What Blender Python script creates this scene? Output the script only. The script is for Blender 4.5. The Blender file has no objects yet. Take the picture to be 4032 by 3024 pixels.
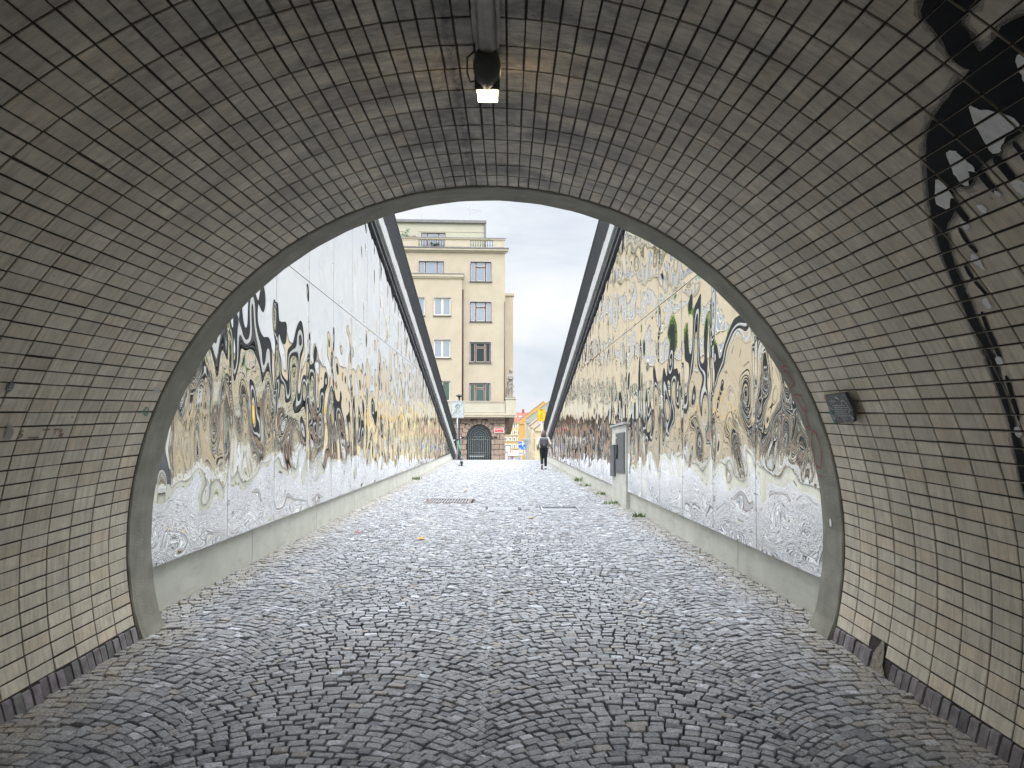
import bpy, bmesh, math, random
import numpy as np
from mathutils import Vector, Matrix
from mathutils.geometry import tessellate_polygon

random.seed(7)
RNG = np.random.default_rng(11)
PI = math.pi
scene = bpy.context.scene
COL = scene.collection

# ------------------------------------------------------------------ dimensions (metres)
RT, CZ = 2.598, 0.7055          # tunnel radius, height of its centre above the floor
Y1, Y2 = 5.552, 5.926           # end of the tiles, end of the concrete rim
YB = -1.5                      # unseen rear mouth, tunnel cut short behind the camera to let in fill light
XL, XR = -2.725, 2.671          # plinth faces of the ramp
SK = -0.01231                   # the ramp runs slightly askew to the tunnel
CRL, CRR = 46.6, 43.6           # where the two walls end


def splus(t):
    return math.log1p(math.exp(t)) if t < 30 else t


def gz(y):
    """height of the street along its length"""
    if y < Y2:
        return 0.0
    return (-0.0304 * (y - Y2) - 0.11 * (splus(y - 45.0) - splus(Y2 - 45.0))
            + 0.08 * 8 * splus((y - 100) / 8))


def sx(x, y):
    """plan skew of everything outside the tunnel"""
    return x + SK * max(0.0, y - Y2)


# ------------------------------------------------------------------ materials
def nt(m):
    m.use_nodes = True
    t = m.node_tree
    return t, t.nodes, t.links, t.nodes['Principled BSDF']


def mat(name, col, rough=0.6, metal=0.0, var=0.0, vscale=3.0, bump=0.0, bscale=40.0, tint=None,
        stain=0.0, sscale=(1, 1, 1), scol=None, spec=0.5, detail=5.0):
    m = bpy.data.materials.new(name)
    t, N, L, P = nt(m)
    P.inputs['Roughness'].default_value = rough
    P.inputs['Metallic'].default_value = metal
    P.inputs['Specular IOR Level'].default_value = spec
    P.inputs['Base Color'].default_value = (*col, 1)
    tc = N.new('ShaderNodeTexCoord')
    cur = None

    def mixrgb(mode, fac, a, b):
        x = N.new('ShaderNodeMix')
        x.data_type = 'RGBA'
        x.blend_type = mode
        for sock, v in ((x.inputs['Factor'], fac), (x.inputs['A'], a), (x.inputs['B'], b)):
            if hasattr(v, 'is_output'):
                L.new(v, sock)
            elif isinstance(v, tuple):
                sock.default_value = (*v, 1)
            else:
                sock.default_value = v
        return x.outputs['Result']

    src = col
    if tint:
        a = N.new('ShaderNodeAttribute')
        a.attribute_name = tint
        src = mixrgb('MULTIPLY', 1.0, src, a.outputs['Color'])
    if var:
        n = N.new('ShaderNodeTexNoise')
        n.inputs['Scale'].default_value = vscale
        n.inputs['Detail'].default_value = detail
        L.new(tc.outputs['Object'], n.inputs['Vector'])
        r = N.new('ShaderNodeMapRange')
        r.inputs['From Min'].default_value = 0.3
        r.inputs['From Max'].default_value = 0.7
        r.inputs['To Min'].default_value = 1 - var
        r.inputs['To Max'].default_value = 1 + var
        L.new(n.outputs['Fac'], r.inputs['Value'])
        c = N.new('ShaderNodeCombineColor')
        for k in range(3):
            L.new(r.outputs['Result'], c.inputs[k])
        src = mixrgb('MULTIPLY', 1.0, src, c.outputs['Color'])
    if stain:
        mp = N.new('ShaderNodeMapping')
        mp.inputs['Scale'].default_value = sscale
        L.new(tc.outputs['Object'], mp.inputs['Vector'])
        n = N.new('ShaderNodeTexNoise')
        n.inputs['Scale'].default_value = 1.0
        n.inputs['Detail'].default_value = 7
        n.inputs['Roughness'].default_value = 0.65
        L.new(mp.outputs['Vector'], n.inputs['Vector'])
        r = N.new('ShaderNodeMapRange')
        r.inputs['From Min'].default_value = 0.52
        r.inputs['From Max'].default_value = 0.72
        r.inputs['To Max'].default_value = stain
        L.new(n.outputs['Fac'], r.inputs['Value'])
        src = mixrgb('MIX', r.outputs['Result'], src, scol or tuple(v * 0.4 for v in col))
    if hasattr(src, 'is_output'):
        L.new(src, P.inputs['Base Color'])
    if bump:
        n = N.new('ShaderNodeTexNoise')
        n.inputs['Scale'].default_value = bscale
        n.inputs['Detail'].default_value = 6
        L.new(tc.outputs['Object'], n.inputs['Vector'])
        b = N.new('ShaderNodeBump')
        b.inputs['Strength'].default_value = bump
        b.inputs['Distance'].default_value = 0.01
        L.new(n.outputs['Fac'], b.inputs['Height'])
        L.new(b.outputs['Normal'], P.inputs['Normal'])
    m.diffuse_color = (*col, 1)
    return m


M = {}
M['mortar'] = mat('tunnel mortar', (.045, .038, .033), .9, var=.4, vscale=30, bump=.6, bscale=120)
M['rim'] = mat('rim concrete', (.245, .238, .195), .85, var=.22, vscale=5, bump=.5, bscale=90, stain=.45, sscale=(6, 14, 1.2), scol=(.13, .125, .10))
M['brick'] = mat('dark brick', (.17, .155, .16), .7, var=.35, vscale=18, bump=.3, bscale=80, tint='tint')
M['filler'] = mat('joint sand', (.018, .016, .014), .95, var=.5, vscale=8, bump=.8, bscale=160)
M['plinth'] = mat('plinth concrete', (0.504, 0.504, 0.444), .8, var=.10, vscale=2.5, bump=.15, bscale=60, stain=.5, sscale=(4, 2.2, 9), scol=(0.302, 0.288, 0.242))
M['coping'] = mat('coping concrete', (0.336, 0.336, 0.323), .75, var=.10, vscale=3, bump=.2, bscale=60)
M['darkmetal'] = mat('dark metal', (.024, .026, .030), .55, .2, var=.25, vscale=9)
M['backing'] = mat('backing', (.02, .021, .023), .8)
M['beam'] = mat('grey sheet', (.06, .063, .067), .6, .2, var=.3, vscale=6)
M['concrete'] = mat('headwall concrete', (.33, .33, .31), .85, var=.2, vscale=2, bump=.3)
M['steel'] = mat('galvanised steel', (.42, .43, .44), .42, .85, var=.2, vscale=12)
M['duct'] = mat('duct steel', (.27, .245, .215), .55, .25, var=.35, vscale=9, stain=.5, sscale=(30, 3, 10), scol=(.12, .11, .10))
M['castiron'] = mat('cast iron', (.15, .13, .125), .6, .5, var=.3, vscale=25)
M['rust'] = mat('rusty frame', (.20, .14, .12), .75, .2, var=.3, vscale=20)
M['cabdoor'] = mat('cabinet grey', (.085, .092, .10), .45, .1, var=.12, vscale=8, stain=.25, sscale=(3, 14, 2), scol=(.16, .16, .16))
M['black'] = mat('black plastic', (.012, .012, .013), .5)
M['asphalt'] = mat('asphalt', (.16, .16, .16), .9, var=.25, vscale=6, bump=.4, bscale=120)
M['grass'] = mat('bank grass', (.06, .09, .03), .9, var=.4, vscale=3)
M['cream'] = mat('cream render', (0.403, 0.342, 0.255), .85, var=.06, vscale=1.2, bump=.1, bscale=30, stain=.35, sscale=(1.1, 1.1, .35), scol=(0.342, 0.289, 0.213))
M['creamtrim'] = mat('cream trim', (0.418, 0.361, 0.274), .8, var=.06, vscale=2, stain=.4, sscale=(2.5, 2.5, 1.2), scol=(0.357, 0.304, 0.220))
M['pent'] = mat('pale render', (0.395, 0.376, 0.296), .85, var=.05, vscale=1.2, stain=.2, sscale=(2, 2, .4), scol=(0.334, 0.312, 0.243))
M['balc'] = mat('balcony render', (0.410, 0.376, 0.293), .85, var=.07, vscale=2, stain=.35, sscale=(1.5, 1.5, 4), scol=(0.365, 0.334, 0.258))
M['stone'] = mat('brown stone', (0.270, 0.201, 0.155), .85, var=.28, vscale=5, bump=.6, bscale=25, tint='tint')
M['stonejoint'] = mat('stone joint', (0.170, 0.128, 0.102), .9)
M['surround'] = mat('window surround', (0.365, 0.323, 0.281), .8, var=.12, vscale=6)
M['sill'] = mat('sill lead', (.10, .095, .10), .6)
M['maroon'] = mat('maroon frame', (0.072, 0.015, 0.021), .5)
M['ivory'] = mat('ivory frame', (.70, .62, .50), .5)
M['roofgrey'] = mat('grey sheet roof', (.17, .165, .165), .6, .2, var=.15, vscale=4)
M['pipe'] = mat('brown downpipe', (.10, .055, .055), .5)
M['iron'] = mat('wrought iron', (.17, .18, .17), .55, .4, var=.2, vscale=20)
M['ironblack'] = mat('black baluster', (.03, .025, .03), .5)
M['statue'] = mat('statue sandstone', (0.223, 0.198, 0.167), .9, var=.35, vscale=7, bump=.6, bscale=30, stain=.6, sscale=(4, 4, 2.5), scol=(0.105, 0.093, 0.081))
M['redroof'] = mat('red roof tiles', (0.195, 0.066, 0.047), .85, var=.2, vscale=2)
M['brownroof'] = mat('brown roof', (0.187, 0.129, 0.101), .85, var=.2, vscale=2)
M['yellowh'] = mat('yellow render', (0.437, 0.312, 0.133), .85, var=.06)
M['yellowlight'] = mat('pale yellow render', (0.452, 0.382, 0.234), .85, var=.06)
M['orangeh'] = mat('orange render', (0.437, 0.250, 0.070), .85, var=.07)
M['greyh'] = mat('grey green render', (0.265, 0.273, 0.234), .85, var=.08)
M['bluegrey'] = mat('pale blue render', (0.429, 0.468, 0.484), .85, var=.05)
M['trimh'] = mat('pale trim', (0.437, 0.367, 0.257), .85, var=.05)
M['whitep'] = mat('white paint', (.78, .78, .76), .5)
M['signgrey'] = mat('reflective sign grey', (0.45, 0.46, 0.475), .4)
M['signback'] = mat('sign back', (0.288, 0.331, 0.331), .45, .4)
M['signdark'] = mat('sign ink grey', (.15, .17, .18), .5)
M['signgreen'] = mat('faded sign stripe', (.27, .32, .27), .5)
M['signmid'] = mat('faded sign print', (0.259, 0.288, 0.302), .5)
M['signyellow'] = mat('sign yellow', (0.680, 0.399, 0.017), .45)
M['signbrown'] = mat('sign ink brown', (.14, .075, .01), .5)
M['signred'] = mat('enamel red', (.62, .02, .035), .35)
M['signblue'] = mat('sign blue', (0.013, 0.119, 0.510), .4)
M['boardframe'] = mat('brown board frame', (.20, .10, .06), .6)
M['teal'] = mat('scooter green', (.03, .32, .19), .4)
M['scgrey'] = mat('scooter grey', (.20, .21, .22), .4, .3)
M['rubber'] = mat('rubber', (.018, .018, .02), .7)
M['skin'] = mat('skin', (.50, .30, .22), .55)
M['hairbrown'] = mat('brown hair', (.10, .06, .04), .6, var=.4, vscale=60)
M['jacketcream'] = mat('cream jacket', (0.578, 0.527, 0.459), .85, var=.08, vscale=20)
M['jacketgrey'] = mat('olive grey sleeve', (.24, .23, .20), .85, var=.1, vscale=20)
M['trouserblack'] = mat('black trousers', (.010, .010, .012), .85)
M['packgrey'] = mat('dark grey pack', (.035, .037, .045), .7, var=.2, vscale=40)
M['packlight'] = mat('grey pack lid', (.12, .12, .145), .7)
M['packpink'] = mat('mauve strap', (.22, .09, .12), .7)
M['shoewhite'] = mat('white shoe', (.70, .68, .66), .6)
M['sole'] = mat('brown sole', (.13, .10, .09), .8)
M['capred'] = mat('dark red cap', (.10, .02, .025), .8)
M['shirt'] = mat('pink shirt', (.60, .42, .44), .8)
M['bark'] = mat('bark', (.09, .07, .05), .9, var=.3, vscale=10)
M['leafdark'] = mat('leaf green', (.05, .09, .025), .6, var=.5, vscale=2.5)
M['leafmid'] = mat('leaf light green', (.10, .17, .035), .6, var=.5, vscale=2.5)
M['leafolive'] = mat('olive leaf', (.26, .30, .20), .6, var=.3, vscale=5)
M['pot'] = mat('terracotta pot', (.28, .13, .08), .8)
M['leafyellow'] = mat('dead leaf yellow', (.55, .36, .10), .7)
M['leafred'] = mat('dead leaf red', (.30, .06, .03), .7)
M['paintblack'] = mat('spray black', (.005, .006, .008), .7, spec=.15)
M['patch'] = mat('grout patch', (.26, .235, .19), .95, var=.4, vscale=40, bump=.8, bscale=90)
M['coverstone'] = mat('weathered cover', (.27, .275, .285), .7, .1, var=.25, vscale=20)
M['paintwhite'] = mat('brush white', (.82, .83, .82), .55, var=.12, vscale=30, bump=.5, bscale=150)
M['redmarker'] = mat('red marker', (.30, .05, .04), .7)
M['greenmarker'] = mat('green marker', (.10, .22, .14), .7)
M['palemarker'] = mat('pale marker', (.48, .47, .44), .7)
M['redfaint'] = mat('faint red marker', (.26, .15, .12), .7)
M['plate'] = mat('dark plate', (.055, .06, .063), .5, var=.2, vscale=30)
M['plategreen'] = mat('plate green', (.015, .16, .09), .5)
M['platered'] = mat('plate red', (.48, .13, .10), .5)
M['platewhite'] = mat('plate scrawl', (.36, .37, .36), .6)
M['paper'] = mat('torn paper', (.55, .54, .50), .8)
M['lamphouse'] = mat('lamp housing', (.05, .055, .04), .5, var=.2, vscale=30)
M['vandark'] = mat('dark van paint', (.05, .052, .055), .35)
M['curtain'] = mat('curtain', (.60, .66, .66), .9)
M['shopred'] = mat('shop sign', (.60, .25, .18), .6)


def glassmat(name, col, rough=.04, mix=.45):
    m = bpy.data.materials.new(name)
    t, N, L, P = nt(m)
    P.inputs['Base Color'].default_value = (*col, 1)
    P.inputs['Roughness'].default_value = .5
    P.inputs['Specular IOR Level'].default_value = .1
    g = N.new('ShaderNodeBsdfGlossy')
    g.inputs['Color'].default_value = (.84, .91, 1, 1)
    g.inputs['Roughness'].default_value = rough
    x = N.new('ShaderNodeMixShader')
    x.inputs[0].default_value = mix
    out = N['Material Output']
    L.new(P.outputs[0], x.inputs[1])
    L.new(g.outputs[0], x.inputs[2])
    L.new(x.outputs[0], out.inputs[0])
    return m


M['pane'] = glassmat('window pane', (.17, .20, .24), .03, .40)
M['panegreen'] = glassmat('green curtained pane', (.05, .085, .075), .03, .16)
M['panedark'] = glassmat('dark pane', (.015, .022, .022), .05, .05)
M['panefar'] = glassmat('far pane', (.16, .18, .20), .1, .2)

# mirror polished, water rippled steel
m = bpy.data.materials.new('rippled mirror steel')
t, N, L, P = nt(m)
P.inputs['Base Color'].default_value = (.85, .843, .815, 1)
P.inputs['Metallic'].default_value = 1
P.inputs['Roughness'].default_value = .012
M['mirror'] = m


def tilemat():
    m = bpy.data.materials.new('cream glazed wall tile')
    t, N, L, P = nt(m)
    P.inputs['Roughness'].default_value = .55
    P.inputs['Specular IOR Level'].default_value = .4
    at = N.new('ShaderNodeAttribute')
    at.attribute_name = 'tint'
    uv = N.new('ShaderNodeUVMap')
    uv.uv_map = 'arc'

    def noise(scale, det=5, vec=(1, 1, 1), rough=.55, lac=2.0):
        mp = N.new('ShaderNodeMapping')
        mp.inputs['Scale'].default_value = vec
        L.new(uv.outputs['UV'], mp.inputs['Vector'])
        n = N.new('ShaderNodeTexNoise')
        n.inputs['Scale'].default_value = scale
        n.inputs['Detail'].default_value = det
        n.inputs['Roughness'].default_value = rough
        L.new(mp.outputs['Vector'], n.inputs['Vector'])
        return n.outputs['Fac']

    def rng(v, a, b, c, d):
        r = N.new('ShaderNodeMapRange')
        for k, q in zip(('From Min', 'From Max', 'To Min', 'To Max'), (a, b, c, d)):
            r.inputs[k].default_value = q
        L.new(v, r.inputs['Value'])
        return r.outputs['Result']

    def mix(f, a, b, mode='MIX'):
        x = N.new('ShaderNodeMix')
        x.data_type = 'RGBA'
        x.blend_type = mode
        for s, v in ((x.inputs['Factor'], f), (x.inputs['A'], a), (x.inputs['B'], b)):
            if hasattr(v, 'is_output'):
                L.new(v, s)
            elif isinstance(v, tuple):
                s.default_value = (*v, 1)
            else:
                s.default_value = v
        return x.outputs['Result']

    def mul(a, b):
        x = N.new('ShaderNodeMath')
        x.operation = 'MULTIPLY'
        for s, v in ((x.inputs[0], a), (x.inputs[1], b)):
            if hasattr(v, 'is_output'):
                L.new(v, s)
            else:
                s.default_value = v
        return x.outputs[0]
    base = mix(1.0, (.71, .645, .515), at.outputs['Color'], 'MULTIPLY')
    # soft mottling, streaks running round the vault, sooty patches along the crown, small chips
    c1 = mix(rng(noise(7, 8, (1, 1, 1), .68), .38, .72, 0, .55), base, (.36, .31, .25))
    c2 = mix(rng(noise(1, 7, (2.6, 30, 1), .68), .46, .72, 0, .62), c1, (.27, .24, .20))
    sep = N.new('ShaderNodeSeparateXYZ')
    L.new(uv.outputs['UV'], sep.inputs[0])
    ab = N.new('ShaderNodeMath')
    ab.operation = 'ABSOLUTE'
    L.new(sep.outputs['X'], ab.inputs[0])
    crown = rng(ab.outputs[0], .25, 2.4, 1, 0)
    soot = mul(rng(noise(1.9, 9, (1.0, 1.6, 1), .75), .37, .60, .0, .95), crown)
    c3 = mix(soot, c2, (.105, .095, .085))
    drip = mul(rng(noise(1, 8, (9, 1.4, 1), .7), .62, .74, 0, .8), rng(ab.outputs[0], 0.05, .45, 1, 0))
    c4 = mix(drip, c3, (.05, .043, .038))
    # a leaking seam beside the crown: black drips with rusty edges
    sb = N.new('ShaderNodeMath'); sb.operation = 'SUBTRACT'; sb.inputs[1].default_value = .105
    L.new(sep.outputs['X'], sb.inputs[0])
    sb2 = N.new('ShaderNodeMath'); sb2.operation = 'ABSOLUTE'
    L.new(sb.outputs[0], sb2.inputs[0])
    seam = mul(rng(sb2.outputs[0], .01, .16, 1, 0), rng(noise(9, 8, (1.6, .8, 1), .75), .38, .62, 0, 1))
    c4 = mix(mul(seam, .8), c4, (.075, .055, .042))
    core = mul(rng(sb2.outputs[0], .004, .03, 1, 0), rng(noise(14, 6, (2, .8, 1), .7), .40, .6, 0, 1))
    c4 = mix(core, c4, (.018, .014, .012))
    c5 = mix(rng(noise(34, 3), .68, .74, 0, .75), c4, (.13, .115, .095))
    c5 = mix(rng(noise(1, 7, (30, 4, 1), .7), .63, .76, 0, .6), c5, (.20, .165, .12))
    c5 = mix(mul(rng(noise(3.2, 6, (1, 1, 1), .7), .55, .75, 0, .6), rng(noise(24, 4), .45, .7, 0, 1)), c5, (.16, .15, .13))
    L.new(c5, P.inputs['Base Color'])
    b = N.new('ShaderNodeBump')
    b.inputs['Strength'].default_value = .25
    b.inputs['Distance'].default_value = .006
    L.new(noise(70, 6), b.inputs['Height'])
    L.new(b.outputs['Normal'], P.inputs['Normal'])
    return m


M['tile'] = tilemat()


def settmat():
    m = bpy.data.materials.new('granite sett')
    t, N, L, P = nt(m)
    P.inputs['Roughness'].default_value = .5
    P.inputs['Specular IOR Level'].default_value = .3
    at = N.new('ShaderNodeAttribute')
    at.attribute_name = 'tint'
    tc = N.new('ShaderNodeTexCoord')

    def noise(s, d):
        n = N.new('ShaderNodeTexNoise')
        n.inputs['Scale'].default_value = s
        n.inputs['Detail'].default_value = d
        n.inputs['Roughness'].default_value = .65
        L.new(tc.outputs['Object'], n.inputs['Vector'])
        return n.outputs['Fac']

    def rng(v, a, b, c, d):
        r = N.new('ShaderNodeMapRange')
        for k, q in zip(('From Min', 'From Max', 'To Min', 'To Max'), (a, b, c, d)):
            r.inputs[k].default_value = q
        L.new(v, r.inputs['Value'])
        return r.outputs['Result']
    x = N.new('ShaderNodeMix')
    x.data_type = 'RGBA'
    x.blend_type = 'MULTIPLY'
    x.inputs['Factor'].default_value = 1
    cc = N.new('ShaderNodeCombineColor')
    f = rng(noise(70, 6), .32, .68, .5, 1.46)
    for k in range(3):
        L.new(f, cc.inputs[k])
    L.new(at.outputs['Color'], x.inputs['A'])
    L.new(cc.outputs['Color'], x.inputs['B'])
    # dust carried in along the walls
    L.new(x.outputs['Result'], P.inputs['Base Color'])
    L.new(rng(noise(60, 4), .3, .7, .5, .8), P.inputs['Roughness'])
    b = N.new('ShaderNodeBump')
    b.inputs['Strength'].default_value = .55
    b.inputs['Distance'].default_value = .008
    L.new(noise(120, 5), b.inputs['Height'])
    L.new(b.outputs['Normal'], P.inputs['Normal'])
    return m


M['sett'] = settmat()


def emit(name, col, s):
    m = bpy.data.materials.new(name)
    t, N, L, P = nt(m)
    P.inputs['Base Color'].default_value = (*col, 1)
    P.inputs['Emission Color'].default_value = (*col, 1)
    P.inputs['Emission Strength'].default_value = s
    return m


M['lampglow'] = emit('lit tube', (1.0, .80, .50), 16)
M['lampglass'] = emit('lit prism glass', (1.0, .78, .42), .8)
M['lampglassdim'] = emit('lit end glass', (1.0, .76, .48), .22)


# ------------------------------------------------------------------ object helpers
def props(o, label=None, cat=None, group=None, kind=None):
    if label:
        o['label'] = label
    if cat:
        o['category'] = cat
    if group:
        o['group'] = group
    if kind:
        o['kind'] = kind
    return o


def thing(name, label, cat, loc=(0, 0, 0), group=None):
    o = bpy.data.objects.new(name, None)
    o.empty_display_size = .2
    o.location = loc
    COL.objects.link(o)
    return props(o, label, cat, group)


def link(o, parent=None):
    COL.objects.link(o)
    if parent:
        o.parent = parent
        p, off = parent, Vector()
        while p:
            off += p.location
            p = p.parent
        o.location = -off        # meshes are written in world coordinates
    return o


class MB:
    """collects shapes into one mesh"""

    def __init__(s):
        s.v, s.f, s.m = [], [], []

    def add(s, vs, fs, mi=0):
        b = len(s.v)
        s.v += [tuple(p) for p in vs]
        s.f += [tuple(b + i for i in f) for f in fs]
        s.m += [mi] * len(fs)
        return s

    def box(s, x0, x1, y0, y1, z0, z1, mi=0, T=None):
        x0, x1 = sorted((x0, x1)); y0, y1 = sorted((y0, y1)); z0, z1 = sorted((z0, z1))
        vs = [(x, y, z) for z in (z0, z1) for y in (y0, y1) for x in (x0, x1)]
        if T:
            vs = [T(*p) for p in vs]
        return s.add(vs, [(0, 2, 3, 1), (4, 5, 7, 6), (0, 1, 5, 4), (2, 6, 7, 3), (0, 4, 6, 2), (1, 3, 7, 5)], mi)

    def prism(s, pts, vec, mi=0):
        n = len(pts)
        a = [Vector(p) for p in pts]
        b = [p + Vector(vec) for p in a]
        tri = tessellate_polygon([a])
        fs = [tuple(t) for t in tri] + [tuple(n + i for i in reversed(t)) for t in tri]
        fs += [(i, (i + 1) % n, n + (i + 1) % n, n + i) for i in range(n)]
        return s.add(a + b, fs, mi)

    def loft(s, path, radii, n=8, mi=0, cap=True, up=None):
        path = [Vector(p) for p in path]
        if not isinstance(radii, (list, tuple)):
            radii = [radii] * len(path)
        rings = []
        ref = None
        for i, p in enumerate(path):
            d = (path[min(i + 1, len(path) - 1)] - path[max(i - 1, 0)])
            if d.length < 1e-9:
                d = Vector((0, 0, 1))
            d.normalize()
            if ref is None:
                ref = Vector(up) if up else (Vector((0, 1, 0)) if abs(d.y) < .9 else Vector((0, 0, 1)))
            a = (ref - d * ref.dot(d)).normalized()
            b = d.cross(a)
            ref = a
            r = radii[i]
            ra, rb = r if isinstance(r, (tuple, list)) else (r, r)
            rings.append([p + a * (ra * math.cos(2 * PI * k / n)) + b * (rb * math.sin(2 * PI * k / n)) for k in range(n)])
        vs = [q for r in rings for q in r]
        fs = []
        for i in range(len(path) - 1):
            for k in range(n):
                k2 = (k + 1) % n
                fs.append((i * n + k, i * n + k2, (i + 1) * n + k2, (i + 1) * n + k))
        if cap:
            fs.append(tuple(range(n - 1, -1, -1)))
            fs.append(tuple((len(path) - 1) * n + k for k in range(n)))
        return s.add(vs, fs, mi)

    def lathe(s, prof, c, n=24, mi=0):
        vs, fs = [], []
        for r, z in prof:
            for k in range(n):
                a = 2 * PI * k / n
                vs.append((c[0] + r * math.cos(a), c[1] + r * math.sin(a), c[2] + z))
        for i in range(len(prof) - 1):
            for k in range(n):
                k2 = (k + 1) % n
                fs.append((i * n + k, i * n + k2, (i + 1) * n + k2, (i + 1) * n + k))
        fs.append(tuple(range(n - 1, -1, -1)))
        fs.append(tuple((len(prof) - 1) * n + k for k in range(n)))
        return s.add(vs, fs, mi)

    def ball(s, c, r, n=10, mi=0):
        rx, ry, rz = r if isinstance(r, (tuple, list)) else (r, r, r)
        vs, fs = [], []
        for i in range(n + 1):
            a = PI * i / n
            for k in range(n * 2):
                b = PI * k / n
                vs.append((c[0] + rx * math.sin(a) * math.cos(b), c[1] + ry * math.sin(a) * math.sin(b), c[2] + rz * math.cos(a)))
        w = n * 2
        for i in range(n):
            for k in range(w):
                fs.append((i * w + k, (i + 1) * w + k, (i + 1) * w + (k + 1) % w, i * w + (k + 1) % w))
        return s.add(vs, fs, mi)

    def build(s, name, mats, parent=None, bevel=0, smooth=False, tint=None, seg=2):
        me = bpy.data.meshes.new(name)
        me.from_pydata(s.v, [], s.f)
        if not isinstance(mats, (list, tuple)):
            mats = [mats]
        for k in mats:
            me.materials.append(M[k])
        me.polygons.foreach_set('material_index', s.m)
        if smooth:
            me.polygons.foreach_set('use_smooth', [True] * len(s.f))
        if tint is not None:
            at = me.attributes.new('tint', 'FLOAT_COLOR', 'POINT')
            at.data.foreach_set('color', np.asarray(tint, np.float32).ravel())
        me.update()
        bm = bmesh.new(); bm.from_mesh(me)
        bmesh.ops.recalc_face_normals(bm, faces=bm.faces)
        bm.to_mesh(me); bm.free()
        o = bpy.data.objects.new(name, me)
        link(o, parent)
        if bevel:
            b = o.modifiers.new('bevel', 'BEVEL')
            b.width = bevel; b.segments = seg; b.limit_method = 'ANGLE'; b.angle_limit = math.radians(40)
        return o


def npmesh(name, V, quads, mats, parent=None, tint=None, mi=None, uv=None, smooth=False, faces=None):
    """fast mesh from numpy arrays; faces = list of arrays (n,k)"""
    blocks = faces if faces is not None else [quads]
    me = bpy.data.meshes.new(name)
    me.vertices.add(len(V))
    me.vertices.foreach_set('co', np.asarray(V, np.float32).ravel())
    loops = np.concatenate([b.ravel() for b in blocks]).astype(np.int32)
    tot = np.concatenate([np.full(len(b), b.shape[1]) for b in blocks]).astype(np.int32)
    start = np.concatenate([[0], np.cumsum(tot)[:-1]]).astype(np.int32)
    me.loops.add(len(loops))
    me.loops.foreach_set('vertex_index', loops)
    me.polygons.add(len(tot))
    me.polygons.foreach_set('loop_start', start)
    me.polygons.foreach_set('loop_total', tot)
    for k in mats:
        me.materials.append(M[k])
    if mi is not None:
        me.polygons.foreach_set('material_index', np.asarray(mi, np.int32))
    me.polygons.foreach_set('use_smooth', np.full(len(tot), smooth))
    if tint is not None:
        at = me.attributes.new('tint', 'FLOAT_COLOR', 'POINT')
        at.data.foreach_set('color', np.asarray(tint, np.float32).ravel())
    if uv is not None:
        l = me.uv_layers.new(name='arc')
        l.data.foreach_set('uv', np.asarray(uv, np.float32)[loops].ravel())
    me.update(calc_edges=True)
    me.validate()
    o = bpy.data.objects.new(name, me)
    return link(o, parent)


def text_mesh(s, body, size, origin, right, up, depth=.004, mi=0, align='CENTER', bold=0.0):
    """lettering as thin raised geometry"""
    cu = bpy.data.curves.new('lettering', 'FONT')
    cu.body = body
    cu.size = size
    cu.align_x = align
    cu.align_y = 'CENTER'
    cu.offset = bold
    cu.resolution_u = 3
    o = bpy.data.objects.new('lettering', cu)
    COL.objects.link(o)
    dg = bpy.context.evaluated_depsgraph_get()
    me = bpy.data.meshes.new_from_object(o.evaluated_get(dg))
    R, U, O = Vector(right), Vector(up), Vector(origin)
    Nn = R.cross(U)
    vs = [O + R * v.co.x + U * v.co.y + Nn * depth for v in me.vertices]
    s.add(vs, [tuple(p.vertices) for p in me.polygons], mi)
    bpy.data.objects.remove(o)
    bpy.data.meshes.remove(me)
    bpy.data.curves.remove(cu)

# ================================================================== TUNNEL
tunnel = thing('tunnel', 'round arched pedestrian underpass lined with cream tiles and a concrete end ring', 'tunnel', (0, 0, 0))
A0, A1 = math.radians(-15.76), math.radians(195.76)
SKA = .105 / RT                                   # dark skirting bricks
NROW = 118
RINGS = int((Y1 - YB) / .24)


def cylpt(y, a, r=RT):
    return (r * math.cos(a), y, CZ + r * math.sin(a))


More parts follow.
